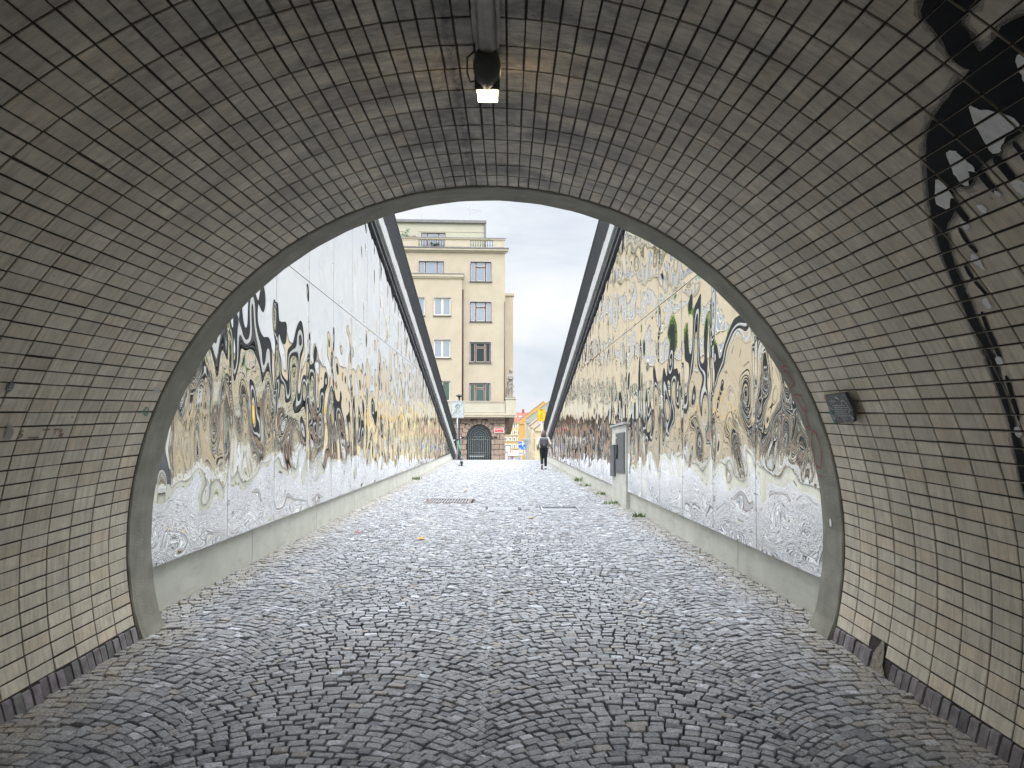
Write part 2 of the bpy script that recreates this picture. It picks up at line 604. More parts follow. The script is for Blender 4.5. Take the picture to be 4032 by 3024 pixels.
# tile grid with hand-laid irregularity
_t = np.linspace(A0 + SKA, A1 - SKA, 4000)      # courses grow a little narrower towards the crown
_d = np.cumsum(1 / (.0832 - .0065 * np.clip(np.sin(_t), 0, 1) ** 2)); _d = (_d - _d[0]) / (_d[-1] - _d[0])
row_a = np.interp(np.linspace(0, 1, NROW + 1), _d, _t)
row_a[1:-1] += RNG.normal(0, .0011, NROW - 1)
V, T, UV = [], [], []
NT = 0
tile_rect = {}
ringoff = RNG.normal(0, .004, (RINGS + 1, NROW))
wave = np.cumsum(RNG.normal(0, .0016, (RINGS + 1, NROW)), axis=1)
wave -= wave.mean(axis=1, keepdims=True)
ringoff = ringoff * .35 + wave * .6
skip = {(2, 0), (RINGS + 5, 0)}
tints = []
for i in range(RINGS):
    yb = Y1 - .24 * i
    ya = yb - .24
    for j in range(NROW):
        if (i, j) in ((2, 0),) and i < 4:
            continue
        a0, a1 = row_a[j], row_a[j + 1]
        y0 = ya + ringoff[i + 1, j] + .0058
        y1 = yb + (ringoff[i, j] if i else 0) - .0058
        g0 = abs(RNG.normal(.0047, .0012)) / RT
        g1 = abs(RNG.normal(.0047, .0012)) / RT
        b0, b1 = a0 + g0, a1 - g1
        tile_rect.setdefault(j, []).append((y0, y1, b0, b1))
        tl = RNG.normal(0, .0016, 4)
        q = [(y0, b0), (y1, b0), (y1, b1), (y0, b1)]
        e = .0035
        qi = [(y0 + e, b0 + e / RT), (y1 - e, b0 + e / RT), (y1 - e, b1 - e / RT), (y0 + e, b1 - e / RT)]
        for (y, a) in q:
            V.append(cylpt(y, a, RT + .008)); UV.append(((a - PI / 2) * RT, y))
        for (y, a) in q:
            V.append(cylpt(y, a, RT + .0015)); UV.append(((a - PI / 2) * RT, y))
        for k, (y, a) in enumerate(qi):
            V.append(cylpt(y, a, RT + tl[k] * .5)); UV.append(((a - PI / 2) * RT, y))
        br = RNG.normal(1, .06)
        w = RNG.random()
        c = np.array([1, 1, 1.]) * br
        if w < .16:
            c *= (1.03, .98, .93)
        elif w < .28:
            c *= (.93, .945, .95)
        elif w < .34:
            c *= (.90, .86, .81)
        tints += [np.append(c, 1)] * 12
        NT += 1
b = np.arange(NT)[:, None] * 12
Q = []
for k in range(4):
    k2 = (k + 1) % 4
    Q.append(b + np.array([k, k2, 4 + k2, 4 + k]))
    Q.append(b + np.array([4 + k, 4 + k2, 8 + k2, 8 + k]))
Q.append(b + np.array([8, 9, 10, 11]))
npmesh('tiled_lining', V, np.concatenate(Q), ['tile'], tunnel, tint=np.array(tints), uv=UV)

# mortar bed, outer shell
V, F = [], []
ns = 120
ys = [YB, Y1]
mb = MB()
for r in (RT + .0062, RT + .40):
    for y in (YB, Y1 + (.0 if r < RT + .1 else 0)):
        for k in range(ns + 1):
            a = A0 - .06 + (A1 - A0 + .12) * k / ns
            mb.v.append(cylpt(y, a, r))
w = ns + 1
for k in range(ns):
    mb.f += [(k, k + 1, w + k + 1, w + k), (2 * w + k, 2 * w + k + 1, 3 * w + k + 1, 3 * w + k),
             (k, k + 1, 2 * w + k + 1, 2 * w + k)]
mb.m = [0] * len(mb.f)
mb.build('mortar_bed', 'mortar', tunnel, smooth=True)

# concrete ring at the mouth, a finger proud of the tiles where it meets them, thicker at the feet
mb = MB()
prof = [(RT - .004, Y1 + .004), (RT - .012, Y1 + .016), (RT - .012, Y2 - .02), (RT + .004, Y2), (RT + .40, Y2), (RT + .40, Y1 + .004)]
for k in range(ns + 1):
    a = A0 - .05 + (A1 - A0 + .10) * k / ns
    foot = max(0, 1 - min(k, ns - k) / 3.2)
    for n_, (r, y) in enumerate(prof):
        wob = .0015 * math.sin(k * 1.7 + n_) if 0 < n_ < 4 else 0
        mb.v.append(cylpt(y, a, r + wob - (.035 * foot if n_ in (1, 2) else 0)))
n = len(prof)
for k in range(ns):
    for i in range(n):
        i2 = (i + 1) % n
        mb.f.append((k * n + i, k * n + i2, (k + 1) * n + i2, (k + 1) * n + i))
mb.m = [0] * len(mb.f)
mb.build('end_ring', 'rim', tunnel, smooth=False)

# skirting of dark bricks on end
mb = MB(); tt = []
for side in (0, 1):
    y = Y1 - .012
    while y > -3:
        w_ = .080 + RNG.normal(0, .003)
        y0 = y - w_ + .012
        if not (side == 1 and False) and not (side == 0 and 4.80 < y < 4.93):
            hgt = .098 + RNG.normal(0, .004)
            pr = RNG.normal(.004, .003)
            for (yy0, yy1) in ((y0, y),):
                pts = []
                for (r, s_) in ((RT + .03, -.05), (RT - pr, -.05), (RT - pr, hgt - .006), (RT - pr + .006, hgt), (RT + .03, hgt)):
                    a = A0 + s_ / RT if side == 0 else A1 - s_ / RT
                    pts.append(cylpt(yy0, a, r))
                mb.prism(pts, (0, yy1 - yy0, 0))
                c = RNG.normal(1, .2); tt += [(c, c * RNG.normal(1, .03), c, 1)] * 10
        y = y0 - .012
mb.build('skirting', 'brick', tunnel, tint=tt, bevel=.004)


# ---- paint on the tiles: polygons in (distance along the tunnel, angle) clipped to each tile face
def clip(poly, axis, val, keep_less):
    out = []
    n_ = len(poly)
    for i in range(n_):
        p, q = poly[i], poly[(i + 1) % n_]
        ip = (p[axis] <= val) if keep_less else (p[axis] >= val)
        iq = (q[axis] <= val) if keep_less else (q[axis] >= val)
        if ip:
            out.append(p)
        if ip != iq:
            t_ = (val - p[axis]) / (q[axis] - p[axis])
            out.append((p[0] + (q[0] - p[0]) * t_, p[1] + (q[1] - p[1]) * t_))
    return out


def densify(poly, step=.02, jit=.0):
    out = []
    for i in range(len(poly)):
        p, q = poly[i], poly[(i + 1) % len(poly)]
        L_ = math.hypot(q[0] - p[0], (q[1] - p[1]) * PI / 180 * RT)
        k = max(1, int(L_ / step))
        for a in range(k):
            t_ = a / k
            out.append((p[0] + (q[0] - p[0]) * t_ + random.gauss(0, jit),
                        p[1] + (q[1] - p[1]) * t_ + random.gauss(0, jit) * 22))
    return out


def smooth_poly(poly, n=1):
    for _ in range(n):
        out = []
        for i in range(len(poly)):
            p, q = poly[i], poly[(i + 1) % len(poly)]
            out += [(p[0] * .75 + q[0] * .25, p[1] * .75 + q[1] * .25), (p[0] * .25 + q[0] * .75, p[1] * .25 + q[1] * .75)]
        poly = out
    return poly


def paint(mb, poly, lift, mi=0, jit=.0, rough=1):
    poly = densify(smooth_poly(poly, rough), .03, jit)
    poly = [(y, math.radians(a)) for y, a in poly]
    ya, yb = min(p[0] for p in poly), max(p[0] for p in poly)
    aa, ab = min(p[1] for p in poly), max(p[1] for p in poly)
    for j, L_ in tile_rect.items():
        if row_a[j + 1] < aa or row_a[j] > ab:
            continue
        for (y0, y1, b0, b1) in L_:
            if y1 < ya or y0 > yb:
                continue
            q = clip(clip(clip(clip(poly, 0, y0, False), 0, y1, True), 1, b0, False), 1, b1, True)
            if len(q) < 3:
                continue
            pts = [cylpt(y, a, RT - lift) for y, a in q]
            tri = tessellate_polygon([[Vector((y, a, 0)) for y, a in q]])
            mb.add(pts, [tuple(t_) for t_ in tri], mi)


BLACK = {
  'body': [(2.219,57.38), (2.246,57.08), (2.297,56.66), (2.320,55.62), (2.333,54.53), (2.371,53.32), (2.386,52.44), (2.386,51.58), (2.369,51.32), (2.412,51.15), (2.472,50.94), (2.566,50.44), (2.648,50.09), (2.707,49.66), (2.772,48.95), (2.843,47.95), (2.938,46.34), (3.023,44.70), (3.076,43.64), (3.117,42.71), (3.177,41.06), (3.224,39.70), (3.267,38.11), (3.306,36.27), (3.340,34.42), (3.367,32.35), (3.393,30.48), (3.407,28.79), (3.415,27.48), (3.349,27.73), (3.333,29.18), (3.323,31.62), (3.285,33.99), (3.260,35.65), (3.218,37.83), (3.152,39.66), (3.099,41.13), (3.011,41.68), (2.939,42.63), (2.934,43.32), (2.870,44.05), (2.828,43.39), (2.783,43.67), (2.734,44.32), (2.691,44.45), (2.636,44.71), (2.584,44.69), (2.545,45.20), (2.484,45.29), (2.424,45.36), (2.341,45.25), (2.023,51.70), (2.080,52.06), (2.141,52.32), (2.165,52.37), (2.204,51.89), (2.287,51.87), (2.288,52.16), (2.249,53.52), (2.237,54.41), (2.173,54.66), (2.138,54.75), (2.109,54.95)],
  'lower strip': [(3.415,27.48), (3.436,24.52), (3.447,22.33), (3.459,19.62), (3.486,17.46), (3.506,14.78), (3.517,12.13), (3.458,12.28), (3.447,14.89), (3.439,17.51), (3.423,20.17), (3.409,22.86), (3.374,25.55), (3.349,27.73)],
  'stroke0': [(2.971,42.76), (2.989,40.89), (2.980,40.54), (2.942,40.90), (2.948,41.05), (2.931,42.85)],
  'stroke1': [(3.051,40.47), (3.069,39.19), (3.070,38.20), (3.064,37.58), (3.038,37.75), (3.043,38.34), (3.042,39.27), (3.025,40.52)],
  'stroke2': [(3.178,37.13), (3.198,35.64), (3.189,34.24), (3.178,33.25), (3.155,33.41), (3.165,34.38), (3.174,35.74), (3.155,37.17)],
  'stroke3': [(3.281,31.97), (3.312,29.79), (3.324,28.14), (3.333,26.87), (3.304,27.00), (3.295,28.26), (3.282,29.88), (3.252,32.03)],
  'stroke4': [(3.355,25.10), (3.378,22.78), (3.399,20.30), (3.370,20.42), (3.349,22.89), (3.326,25.20)],
  'stroke5': [(3.449,17.99), (3.458,16.23), (3.482,13.41), (3.463,13.49), (3.439,16.32), (3.429,18.08)],
  'bar0': [(2.627,44.57), (2.631,43.43), (2.638,42.20), (2.595,42.37), (2.588,43.59), (2.584,44.73)],
  'bar1': [(2.735,44.21), (2.744,43.06), (2.746,41.99), (2.706,42.17), (2.704,43.20), (2.695,44.33)],
  'bar2': [(2.499,45.06), (2.512,43.91), (2.519,42.60), (2.496,42.69), (2.489,43.98), (2.477,45.10)],
}
WHITE = {
  't1': [(2.495,49.23), (2.491,48.76), (2.482,48.44), (2.464,48.20), (2.440,47.69), (2.423,47.20), (2.409,46.89), (2.408,46.56), (2.407,46.23), (2.415,45.89), (2.426,45.90), (2.434,46.05), (2.454,45.71), (2.475,45.83), (2.516,45.39), (2.547,45.22), (2.564,44.75), (2.594,44.87), (2.598,45.11), (2.596,45.48), (2.581,46.27), (2.570,46.67), (2.561,47.26), (2.541,48.24)],
  't2': [(2.771,46.92), (2.751,46.99), (2.738,46.95), (2.728,46.73), (2.721,46.58), (2.725,46.12), (2.723,45.75), (2.719,45.28), (2.714,44.96), (2.722,44.55), (2.734,44.32), (2.746,44.51), (2.751,44.70), (2.770,44.40), (2.786,43.99), (2.821,43.44), (2.836,43.81), (2.836,44.24), (2.833,44.58), (2.823,45.19), (2.801,45.99)],
  't3': [(2.940,45.30), (2.927,45.38), (2.918,45.24), (2.913,44.96), (2.913,44.59), (2.921,44.01), (2.926,43.54), (2.931,43.07), (2.951,43.32), (2.973,42.77), (3.009,42.25), (3.025,42.75), (3.040,43.25), (3.035,43.66)],
  't4': [(2.223,50.03), (2.210,50.21), (2.196,50.22), (2.183,50.12), (2.155,49.80), (2.247,47.66), (2.273,47.78), (2.265,48.54), (2.251,49.08), (2.238,49.63)],
  'drop0': [(2.736,42.17), (2.716,42.15), (2.711,41.76), (2.732,41.54), (2.738,41.85)],
  'drop1': [(2.637,42.34), (2.606,42.38), (2.581,41.96), (2.592,41.18), (2.634,40.79), (2.640,41.22), (2.646,41.78)],
  'drop2': [(3.011,40.79), (2.994,40.91), (2.976,40.81), (2.973,40.33), (2.993,39.98), (3.013,39.97), (3.020,40.27)],
  'drop3': [(2.862,41.69), (2.836,41.70), (2.825,41.30), (2.841,40.77), (2.862,40.75), (2.868,41.16)],
  'drop4': [(3.095,37.69), (3.072,37.69), (3.062,37.31), (3.060,36.86), (3.074,36.37), (3.081,35.60), (3.092,36.27), (3.110,36.62), (3.116,36.98)],
  'drop5': [(3.216,33.15), (3.185,33.29), (3.174,33.06), (3.186,32.66), (3.185,32.28), (3.198,32.07), (3.219,32.16), (3.226,32.56)],
  'drop6': [(3.356,26.91), (3.333,27.18), (3.312,27.18), (3.309,26.65), (3.329,26.26), (3.347,26.21), (3.359,26.45)],
  'drop7': [(3.441,19.54), (3.415,19.78), (3.394,19.72), (3.389,19.13), (3.408,18.68), (3.430,18.54), (3.447,18.91)],
}
# keep the shapes running on past what one sees from the middle of the path
mb = MB()
for k, p in BLACK.items():
    paint(mb, p, .0030 if k == 'body' else .0036, 0, .0012)
g = mb.build('graffiti', ['paintblack'], tunnel)
props(g, label='black sprayed creature shape with drips')
# soft overspray beside the black
sm = bpy.data.materials.new('spray mist')
t, N, L, P = nt(sm)
P.inputs['Base Color'].default_value = (.01, .011, .013, 1)
P.inputs['Roughness'].default_value = .6
tcn = N.new('ShaderNodeTexCoord')
nn = N.new('ShaderNodeTexNoise')
nn.inputs['Scale'].default_value = 420
L.new(tcn.outputs['Object'], nn.inputs['Vector'])
mr = N.new('ShaderNodeMapRange')
mr.inputs['From Min'].default_value = .4; mr.inputs['From Max'].default_value = .6
mr.inputs['To Min'].default_value = .12; mr.inputs['To Max'].default_value = .5
L.new(nn.outputs['Fac'], mr.inputs['Value'])
L.new(mr.outputs['Result'], P.inputs['Alpha'])
M['mist'] = sm
mb = MB()


def grow(poly, d):
    cyy = sum(p[0] for p in poly) / len(poly)
    out = []
    n_ = len(poly)
    ar = sum(poly[i][0] * poly[(i + 1) % n_][1] - poly[(i + 1) % n_][0] * poly[i][1] for i in range(n_))
    sg = 1 if ar > 0 else -1
    kk = 180 / PI / RT
    for i in range(n_):
        p, q = poly[i - 1], poly[(i + 1) % n_]
        tx, ty = q[0] - p[0], (q[1] - p[1]) / kk
        l = math.hypot(tx, ty) or 1
        out.append((poly[i][0] + sg * ty / l * d, poly[i][1] - sg * tx / l * d * kk))
    return out


for k, p in BLACK.items():
    if k in ('body', 'lower strip'):
        paint(mb, grow(p, .013), .0020, 0, .004)
        paint(mb, grow(p, .026), .0024, 0, .006)
g = mb.build('overspray', ['mist'], tunnel)
for k, p in WHITE.items():
    mb = MB()
    paint(mb, p, .0044, 0, .0016)
    g = mb.build('painted_tooth' if k[0] == 't' else 'painted_drop', ['paintwhite'], tunnel)


def marker(mb, strokes, w, r=RT, mi=0, lift=.003):
    kk = 180 / PI / RT
    for st in strokes:
        for (p, q) in zip(st[:-1], st[1:]):
            tx, ty = q[0] - p[0], (q[1] - p[1]) / kk
            l = math.hypot(tx, ty) or 1
            nx, ny = -ty / l * w / 2, tx / l * w / 2
            c = [(p[0] + nx, p[1] + ny * kk), (q[0] + nx, q[1] + ny * kk), (q[0] - nx, q[1] - ny * kk), (p[0] - nx, p[1] - ny * kk)]
            mb.add([cylpt(y, math.radians(a), r - lift) for y, a in c], [(0, 1, 2, 3)], mi)


# red writing climbing the concrete ring, a white dab below it
mb = MB()
RS = [[(5.859, 35.48), (5.781, 32.63), (5.709, 29.55), (5.814, 29.70), (5.813, 29.03)],
      [(5.813, 29.0), (5.727, 28.79), (5.705, 26.70), (5.84, 25.6), (5.85, 25.02)], [(5.76, 27.9), (5.745, 26.2)],
      [(5.84, 24.7), (5.713, 24.30), (5.70, 22.8), (5.736, 21.21), (5.80, 22.4), (5.83, 24.4)],
      [(5.80, 22.2), (5.79, 20.3), (5.778, 18.51), (5.85, 18.72)],
      [(5.85, 18.5), (5.74, 17.9), (5.691, 17.36)],
      [(5.72, 18.0), (5.695, 15.8), (5.72, 13.57), (5.77, 12.2), (5.814, 11.31), (5.87, 11.6), (5.885, 13.0), (5.86, 15.27), (5.80, 17.2), (5.74, 18.0)],
      [(5.80, 10.2), (5.87, 10.25)]]


def shaky(st, s=.0045):
    out = []
    for p, q in zip(st[:-1], st[1:]):
        k = max(2, int(math.hypot(q[0] - p[0], (q[1] - p[1]) * .045) / .03))
        out += [(p[0] + (q[0] - p[0]) * i / k + random.gauss(0, s), p[1] + (q[1] - p[1]) * i / k + random.gauss(0, s * 20)) for i in range(k)]
    return out + [st[-1]]


marker(mb, [shaky(s_) for s_ in RS], .010, RT - .012, lift=.006)
g = mb.build('scrawl', 'redmarker', tunnel)
props(g, label='red scrawled letters on the concrete ring')
mb = MB()
pts = [(5.745 + .018 * math.cos(k * PI / 6), 2.4 + .72 * math.sin(k * PI / 6)) for k in range(12)]
mb.add([cylpt(y, math.radians(a), RT - .019) for y, a in pts], [tuple(range(12))])
mb.build('paint_dab', 'paintwhite', tunnel)

# small tags on the left hand tiles
mb = MB()
xs = 4.13
word = [[(0, .9), (-.03, .6), (.01, .35), (-.01, .1), (-.04, 0)], [(.06, .05), (.14, .0)], [(.06, .05), (.16, .02)],
        [(.17, .9), (.24, .92)], [(.205, .9), (.20, .15)], [(.27, .9), (.33, .85)], [(.30, .9), (.30, .2)], [(.335, .7), (.35, .9), (.365, .6), (.35, .5), (.335, .65)], [(.345, .3), (.385, .3)], [(.345, .15), (.385, .15)], [(.345, 0), (.385, 0)]]
marker(mb, [[(xs + u, 162.25 - v * 1.1) for u, v in s_] for s_ in word], .009, RT)
g = mb.build('tag', 'redfaint', tunnel); props(g, label='faint red letters')
mb = MB()
random.seed(3)
marker(mb, [shaky([(5.36 + random.random() * .13, 158.2 + random.random() * 1.2) for _ in range(5)], .004) for _ in range(4)], .009, RT)
g = mb.build('tag', 'greenmarker', tunnel); props(g, label='small green scribble')
mb = MB()
marker(mb, [shaky([(5.35 + random.random() * .17, 154.8 + random.random() * .8) for _ in range(5)], .004) for _ in range(3)], .010, RT)
g = mb.build('tag', 'palemarker', tunnel); props(g, label='small pale scribble')

# grout smear where a tile and two bricks are missing
mb = MB()
pp = [(4.96, -13.2), (4.93, -12.4), (4.90, -11.5), (4.87, -11.6), (4.845, -13.0), (4.84, -14.6), (4.80, -15.2), (4.79, -15.8), (4.97, -15.8), (4.96, -14.5)]
mb.add([cylpt(y, math.radians(a), RT - .004) for y, a in pp] + [cylpt(4.89, math.radians(-14.2), RT - .006)],
       [(i, (i + 1) % len(pp), len(pp)) for i in range(len(pp))])
mb.build('mortar_patch', 'patch', tunnel)

# little dark oval sticker and torn paper on the left wall: things stuck on
mb = MB()
def oval(r0, r1, lift, mi, f0=0, f1=12):
    ps = [(3.873 + .028 * r0 * math.cos(k * PI / 8), 155.86 + .66 * r0 * math.sin(k * PI / 8)) for k in range(16)]
    mb.add([cylpt(y, math.radians(a), RT - lift) for y, a in ps], [tuple(range(16))], mi)
oval(1, 1, .004, 0); oval(.82, 1, .005, 1); oval(.74, 1, .006, 0)
for u in (-.45, -.15, .15, .45):
    mb.add([cylpt(3.873 + .016 * s_, math.radians(155.86 + .62 * u + d_), RT - .007) for s_, d_ in ((-1, -.05), (1, -.05), (1, .05), (-1, .05))], [(0, 1, 2, 3)], 1)
o = mb.build('sticker', ['plate', 'platewhite'])
props(o, 'small dark oval sticker with pale bars stuck on the left tiles', 'sticker')
mb = MB()
ps = [(3.975, 160.40), (3.996, 160.43), (4.018, 160.46), (4.028, 161.0), (4.022, 161.3), (4.05, 161.7), (4.052, 162.15), (4.02, 162.2), (3.99, 162.17), (3.985, 161.3)]
mb.add([cylpt(y, math.radians(a), RT - .006 - .012 * (i % 3 == 1)) for i, (y, a) in enumerate(ps)] + [cylpt(4.012, math.radians(161.2), RT - .03)],
       [(i, (i + 1) % 10, 10) for i in range(10)])
o = mb.build('paper_scrap', 'paper')
props(o, 'torn scrap of white paper clinging to the left tiles', 'paper')

# dark plate, covered in scrawl, fixed to the right wall
plate = thing('wall_plate', 'dark metal plate with one corner cut, covered in pale scrawl, fixed to the right tiles', 'plate', cylpt(5.05, math.radians(22)))
mb = MB()
pl = [(5.211, 24.36), (4.871, 24.61), (4.857, 21.95), (4.919, 20.09), (5.231, 19.74)]


def platept(y, a, d):
    # flat board: chord of the vault between 19.7 and 24.6 degrees
    p0 = Vector(cylpt(0, math.radians(19.7), RT - .03)); p1 = Vector(cylpt(0, math.radians(24.6), RT - .03))
    q = p0.lerp(p1, (a - 19.7) / 4.9)
    nrm = Vector((-math.cos(math.radians(22.1)), 0, -math.sin(math.radians(22.1))))
    q = q + nrm * d
    return (q.x, y, q.z)


mb.prism([platept(y, a, 0) for y, a in pl], Vector(platept(0, 22, .022)) - Vector(platept(0, 22, 0)))
mb.build('panel', 'plate', plate, bevel=.003)
mb = MB()
mb.add([platept(y, a, .0245) for y, a in ((5.230, 21.84), (5.185, 21.92), (5.178, 20.76), (5.188, 19.80), (5.229, 19.76))], [(0, 1, 2, 3, 4)], 0)
mb.add([platept(y, a, .0245) for y, a in ((5.210, 24.34), (5.171, 24.36), (5.181, 23.64), (5.216, 23.73))], [(0, 1, 2, 3)], 1)
def pst(strokes, w, mi=2):
    for st in strokes:
        for p, q in zip(st[:-1], st[1:]):
            tx, ty = q[0] - p[0], (q[1] - p[1]) * .0453
            l = math.hypot(tx, ty) or 1
            nx, ny = -ty / l * w / 2, tx / l * w / 2 / .0453
            mb.add([platept(y, a, .026) for y, a in ((p[0] + nx, p[1] + ny), (q[0] + nx, q[1] + ny), (q[0] - nx, q[1] - ny), (p[0] - nx, p[1] - ny))], [(0, 1, 2, 3)], mi)
L5 = [[(5.13 + random.gauss(0, .006), 22.7 - .33 * k), (4.94 + random.gauss(0, .015), 22.75 - .33 * k)] for k in range(6)]
pst(L5, .007)
pst([[(5.07, 21.3), (5.09, 22.4), (5.06, 22.95), (5.02, 22.4), (5.03, 21.2)], [(5.13, 21.4), (5.16, 20.9), (5.13, 20.4)]], .008)
pst([[(4.98, 22.8), (4.97, 23.4), (4.93, 23.5), (4.905, 22.9), (4.895, 22.2), (4.875, 21.9)], [(4.90, 22.0), (4.93, 21.5), (4.91, 20.9), (4.885, 20.6)]], .013)
pst([[(5.15, 23.6), (5.13, 22.9)], [(5.11, 23.8), (5.09, 22.9)], [(5.13, 23.4), (5.05, 23.4)], [(5.06, 21.0), (5.03, 20.0)], [(5.03, 21.0), (5.01, 20.3)], [(5.0, 21.2), (4.98, 20.5)], [(5.19, 22.6), (5.17, 22.2), (5.14, 22.0)], [(5.2, 21.1), (5.175, 21.0), (5.178, 20.6), (5.2, 20.5), (5.206, 20.9)]], .009)
mb.add([platept(y, a, .026) for y, a in ((5.045, 24.15), (4.99, 23.95), (4.985, 23.55), (5.03, 23.8))], [(0, 1, 2, 3)], 3)
mb.build('scrawl', ['plategreen', 'platered', 'platewhite', 'paper'], plate)

# ---- ceiling cable duct and lamp
duct = thing('cable_duct', 'long steel cable duct running along the crown of the tunnel to the lamp', 'duct', (.065, 0, 3.29))
mb = MB()
def ductsec(y0, y1, w, h):
    n_ = 14
    sec = [(-w * 1.45, 0), (-w * 1.45, -.007), (-w * 1.08, -.010)] + [(w * math.cos(PI - PI * k / n_) * 1.0, -.010 - h * math.sin(PI * k / n_) ** .55) for k in range(n_ + 1)] + [(w * 1.08, -.010), (w * 1.45, -.007), (w * 1.45, 0)]
    zz = 3.298
    a = [(.065 + x, y0, zz + z) for x, z in sec]
    mb.prism(a, (0, y1 - y0, 0))
y = 3.40
first = True
while y > YB + .3:
    L_ = .06 if first else .26
    ductsec(y - L_ - .012, y, .036 if first else .041 + .0012 * math.sin(y * 40), .036 if first else .046)
    y -= L_
    first = False
mb.build('duct_cover', 'duct', duct, smooth=False)

lamp = thing('tunnel_lamp', 'lit bulkhead lamp with a prism glass under the crown of the tunnel', 'lamp', (.06, 3.4, 3.29))
mb = MB()
hs = []
for i in range(9):
    t_ = i / 8
    y = 3.345 + .165 * t_
    w_ = (.036, .048, .057, .062, .064, .063, .060, .055, .050)[i]
    zt_ = 3.30
    zb_ = 3.215 - .072 * min(1, t_ * 1.6) ** .8
    hs.append(((.06, y, (zt_ + zb_) / 2), ((zt_ - zb_) / 2, w_)))
mb.loft([p for p, r in hs], [r for p, r in hs], n=20, up=(0, 0, 1))
mb.box(.025, .095, 3.40, 3.72, 3.245, 3.30)
mb.box(.001, .119, 3.490, 3.5105, 3.146, 3.285)
mb.build('housing', 'lamphouse', lamp, bevel=.004, smooth=True)
mb = MB()
mb.loft([(.008, 3.36, 3.26), (-.026, 3.37, 3.235), (-.030, 3.44, 3.195), (-.020, 3.50, 3.18), (.006, 3.51, 3.19)], .0045, 8)
mb.build('bracket', 'lamphouse', lamp, smooth=True)
# tapered prism glass: a box with bevelled cheeks
def frus(y0, w0, za0, zb0, y1, w1, za1, zb1, mi):
    c = .06
    mb.add([(c - w0, y0, za0), (c + w0, y0, za0), (c + w0 * .86, y0, zb0), (c - w0 * .86, y0, zb0),
            (c - w1, y1, za1), (c + w1, y1, za1), (c + w1 * .84, y1, zb1), (c - w1 * .84, y1, zb1)],
           [(0, 1, 2, 3), (7, 6, 5, 4), (0, 4, 5, 1), (1, 5, 6, 2), (2, 6, 7, 3), (3, 7, 4, 0)], mi)
mb = MB()
frus(3.512, .064, 3.262, 3.150, 3.70, .052, 3.255, 3.166, 0)
gl = mb.build('glass', 'lampglass', lamp, bevel=.006)
mb = MB()
mb.box(.060 - .047, .060 + .047, 3.516, 3.635, 3.138, 3.149)
mb.build('tube', 'lampglow', gl, bevel=.006)
mb = MB()
frus(3.702, .050, 3.255, 3.167, 3.735, .038, 3.25, 3.185, 0)
mb.build('end_glass', 'lampglassdim', gl)

# ================================================================== GROUND
# one street sheet to the horizon, made of strips that follow its slope
mb = MB()
ysx = [-60, -20, Y2] + [Y2 + 1.5 + i * 2.0 for i in range(20)] + [46 + i for i in range(10)] + list(range(58, 120, 4)) + list(range(120, 420, 20)) + [600, 1500]
xs_ = [-700, -60, -12, -3.2, 3.2, 12, 60, 700]
for y in ysx:
    for x in xs_:
        mb.v.append((x, y, gz(min(y, 420)) - .045))
nx = len(xs_)
for i in range(len(ysx) - 1):
    for k in range(nx - 1):
        mb.f.append((i * nx + k, i * nx + k + 1, (i + 1) * nx + k + 1, (i + 1) * nx + k))
mb.m = [0] * len(mb.f)
g = mb.build('ground', 'asphalt', smooth=True)
props(g, kind='structure')

# cobbled paving: bed + every sett
HOLES = [(-1.66, -.60, 16.26, 17.32), (.78, 1.56, 14.62, 15.50), (-.28, .36, 14.82, 15.52)]
JY = 8.5


def left_edge(y):
    return -2.50 if y < Y2 else XL + SK * (y - Y2)


def right_edge(y):
    return 2.50 if y < Y2 else XR + SK * (y - Y2)


setts = []     # 4 corner points (x,y) counter clockwise


def put(q):
    cx = sum(p[0] for p in q) / 4; cy = sum(p[1] for p in q) / 4
    if cx < left_edge(cy) - .03 or cx > right_edge(cy) + .03:
        return
    for (a, b_, c, d) in HOLES:
        if a < cx < b_ and c < cy < d:
            return
    setts.append(q)


def arcs(y0, y1, W, Rr, p, xc0):
    phi = math.asin(W / 2 / Rr)
    rise = Rr - math.sqrt(Rr * Rr - W * W / 4)
    k0 = int(-3.4 / W) - 2
    for k in range(k0, -k0 + 1):
        xc = xc0 + k * W
        if xc + W / 2 < -3.5 or xc - W / 2 > 3.3:
            continue
        ph = random.random() * p
        r = 0
        y = y0 - rise - .2 + ph
        while y < y1 + .05:
            pp = p * random.uniform(.93, 1.07)
            a = -phi - random.uniform(0, .035)
            aend = phi + random.uniform(-.02, .035)
            while a < aend:
                wd = random.uniform(.068, .104) if random.random() < .93 else random.uniform(.10, .13)
                a2 = a + wd / Rr
                if a2 > aend - .02:
                    a2 = aend
                def P_(t_, up):
                    nx_, ny_ = math.sin(t_), math.cos(t_)
                    th = pp * math.cos(t_) * up
                    return (xc + Rr * math.sin(t_) + nx_ * th, y + Rr * math.cos(t_) - (Rr - rise) + ny_ * th)
                q = [P_(a, 0), P_(a2, 0), P_(a2, 1), P_(a, 1)]
                cy = (q[0][1] + q[2][1]) / 2
                if y0 < cy < y1:
                    put(q)
                a = a2
            y += pp


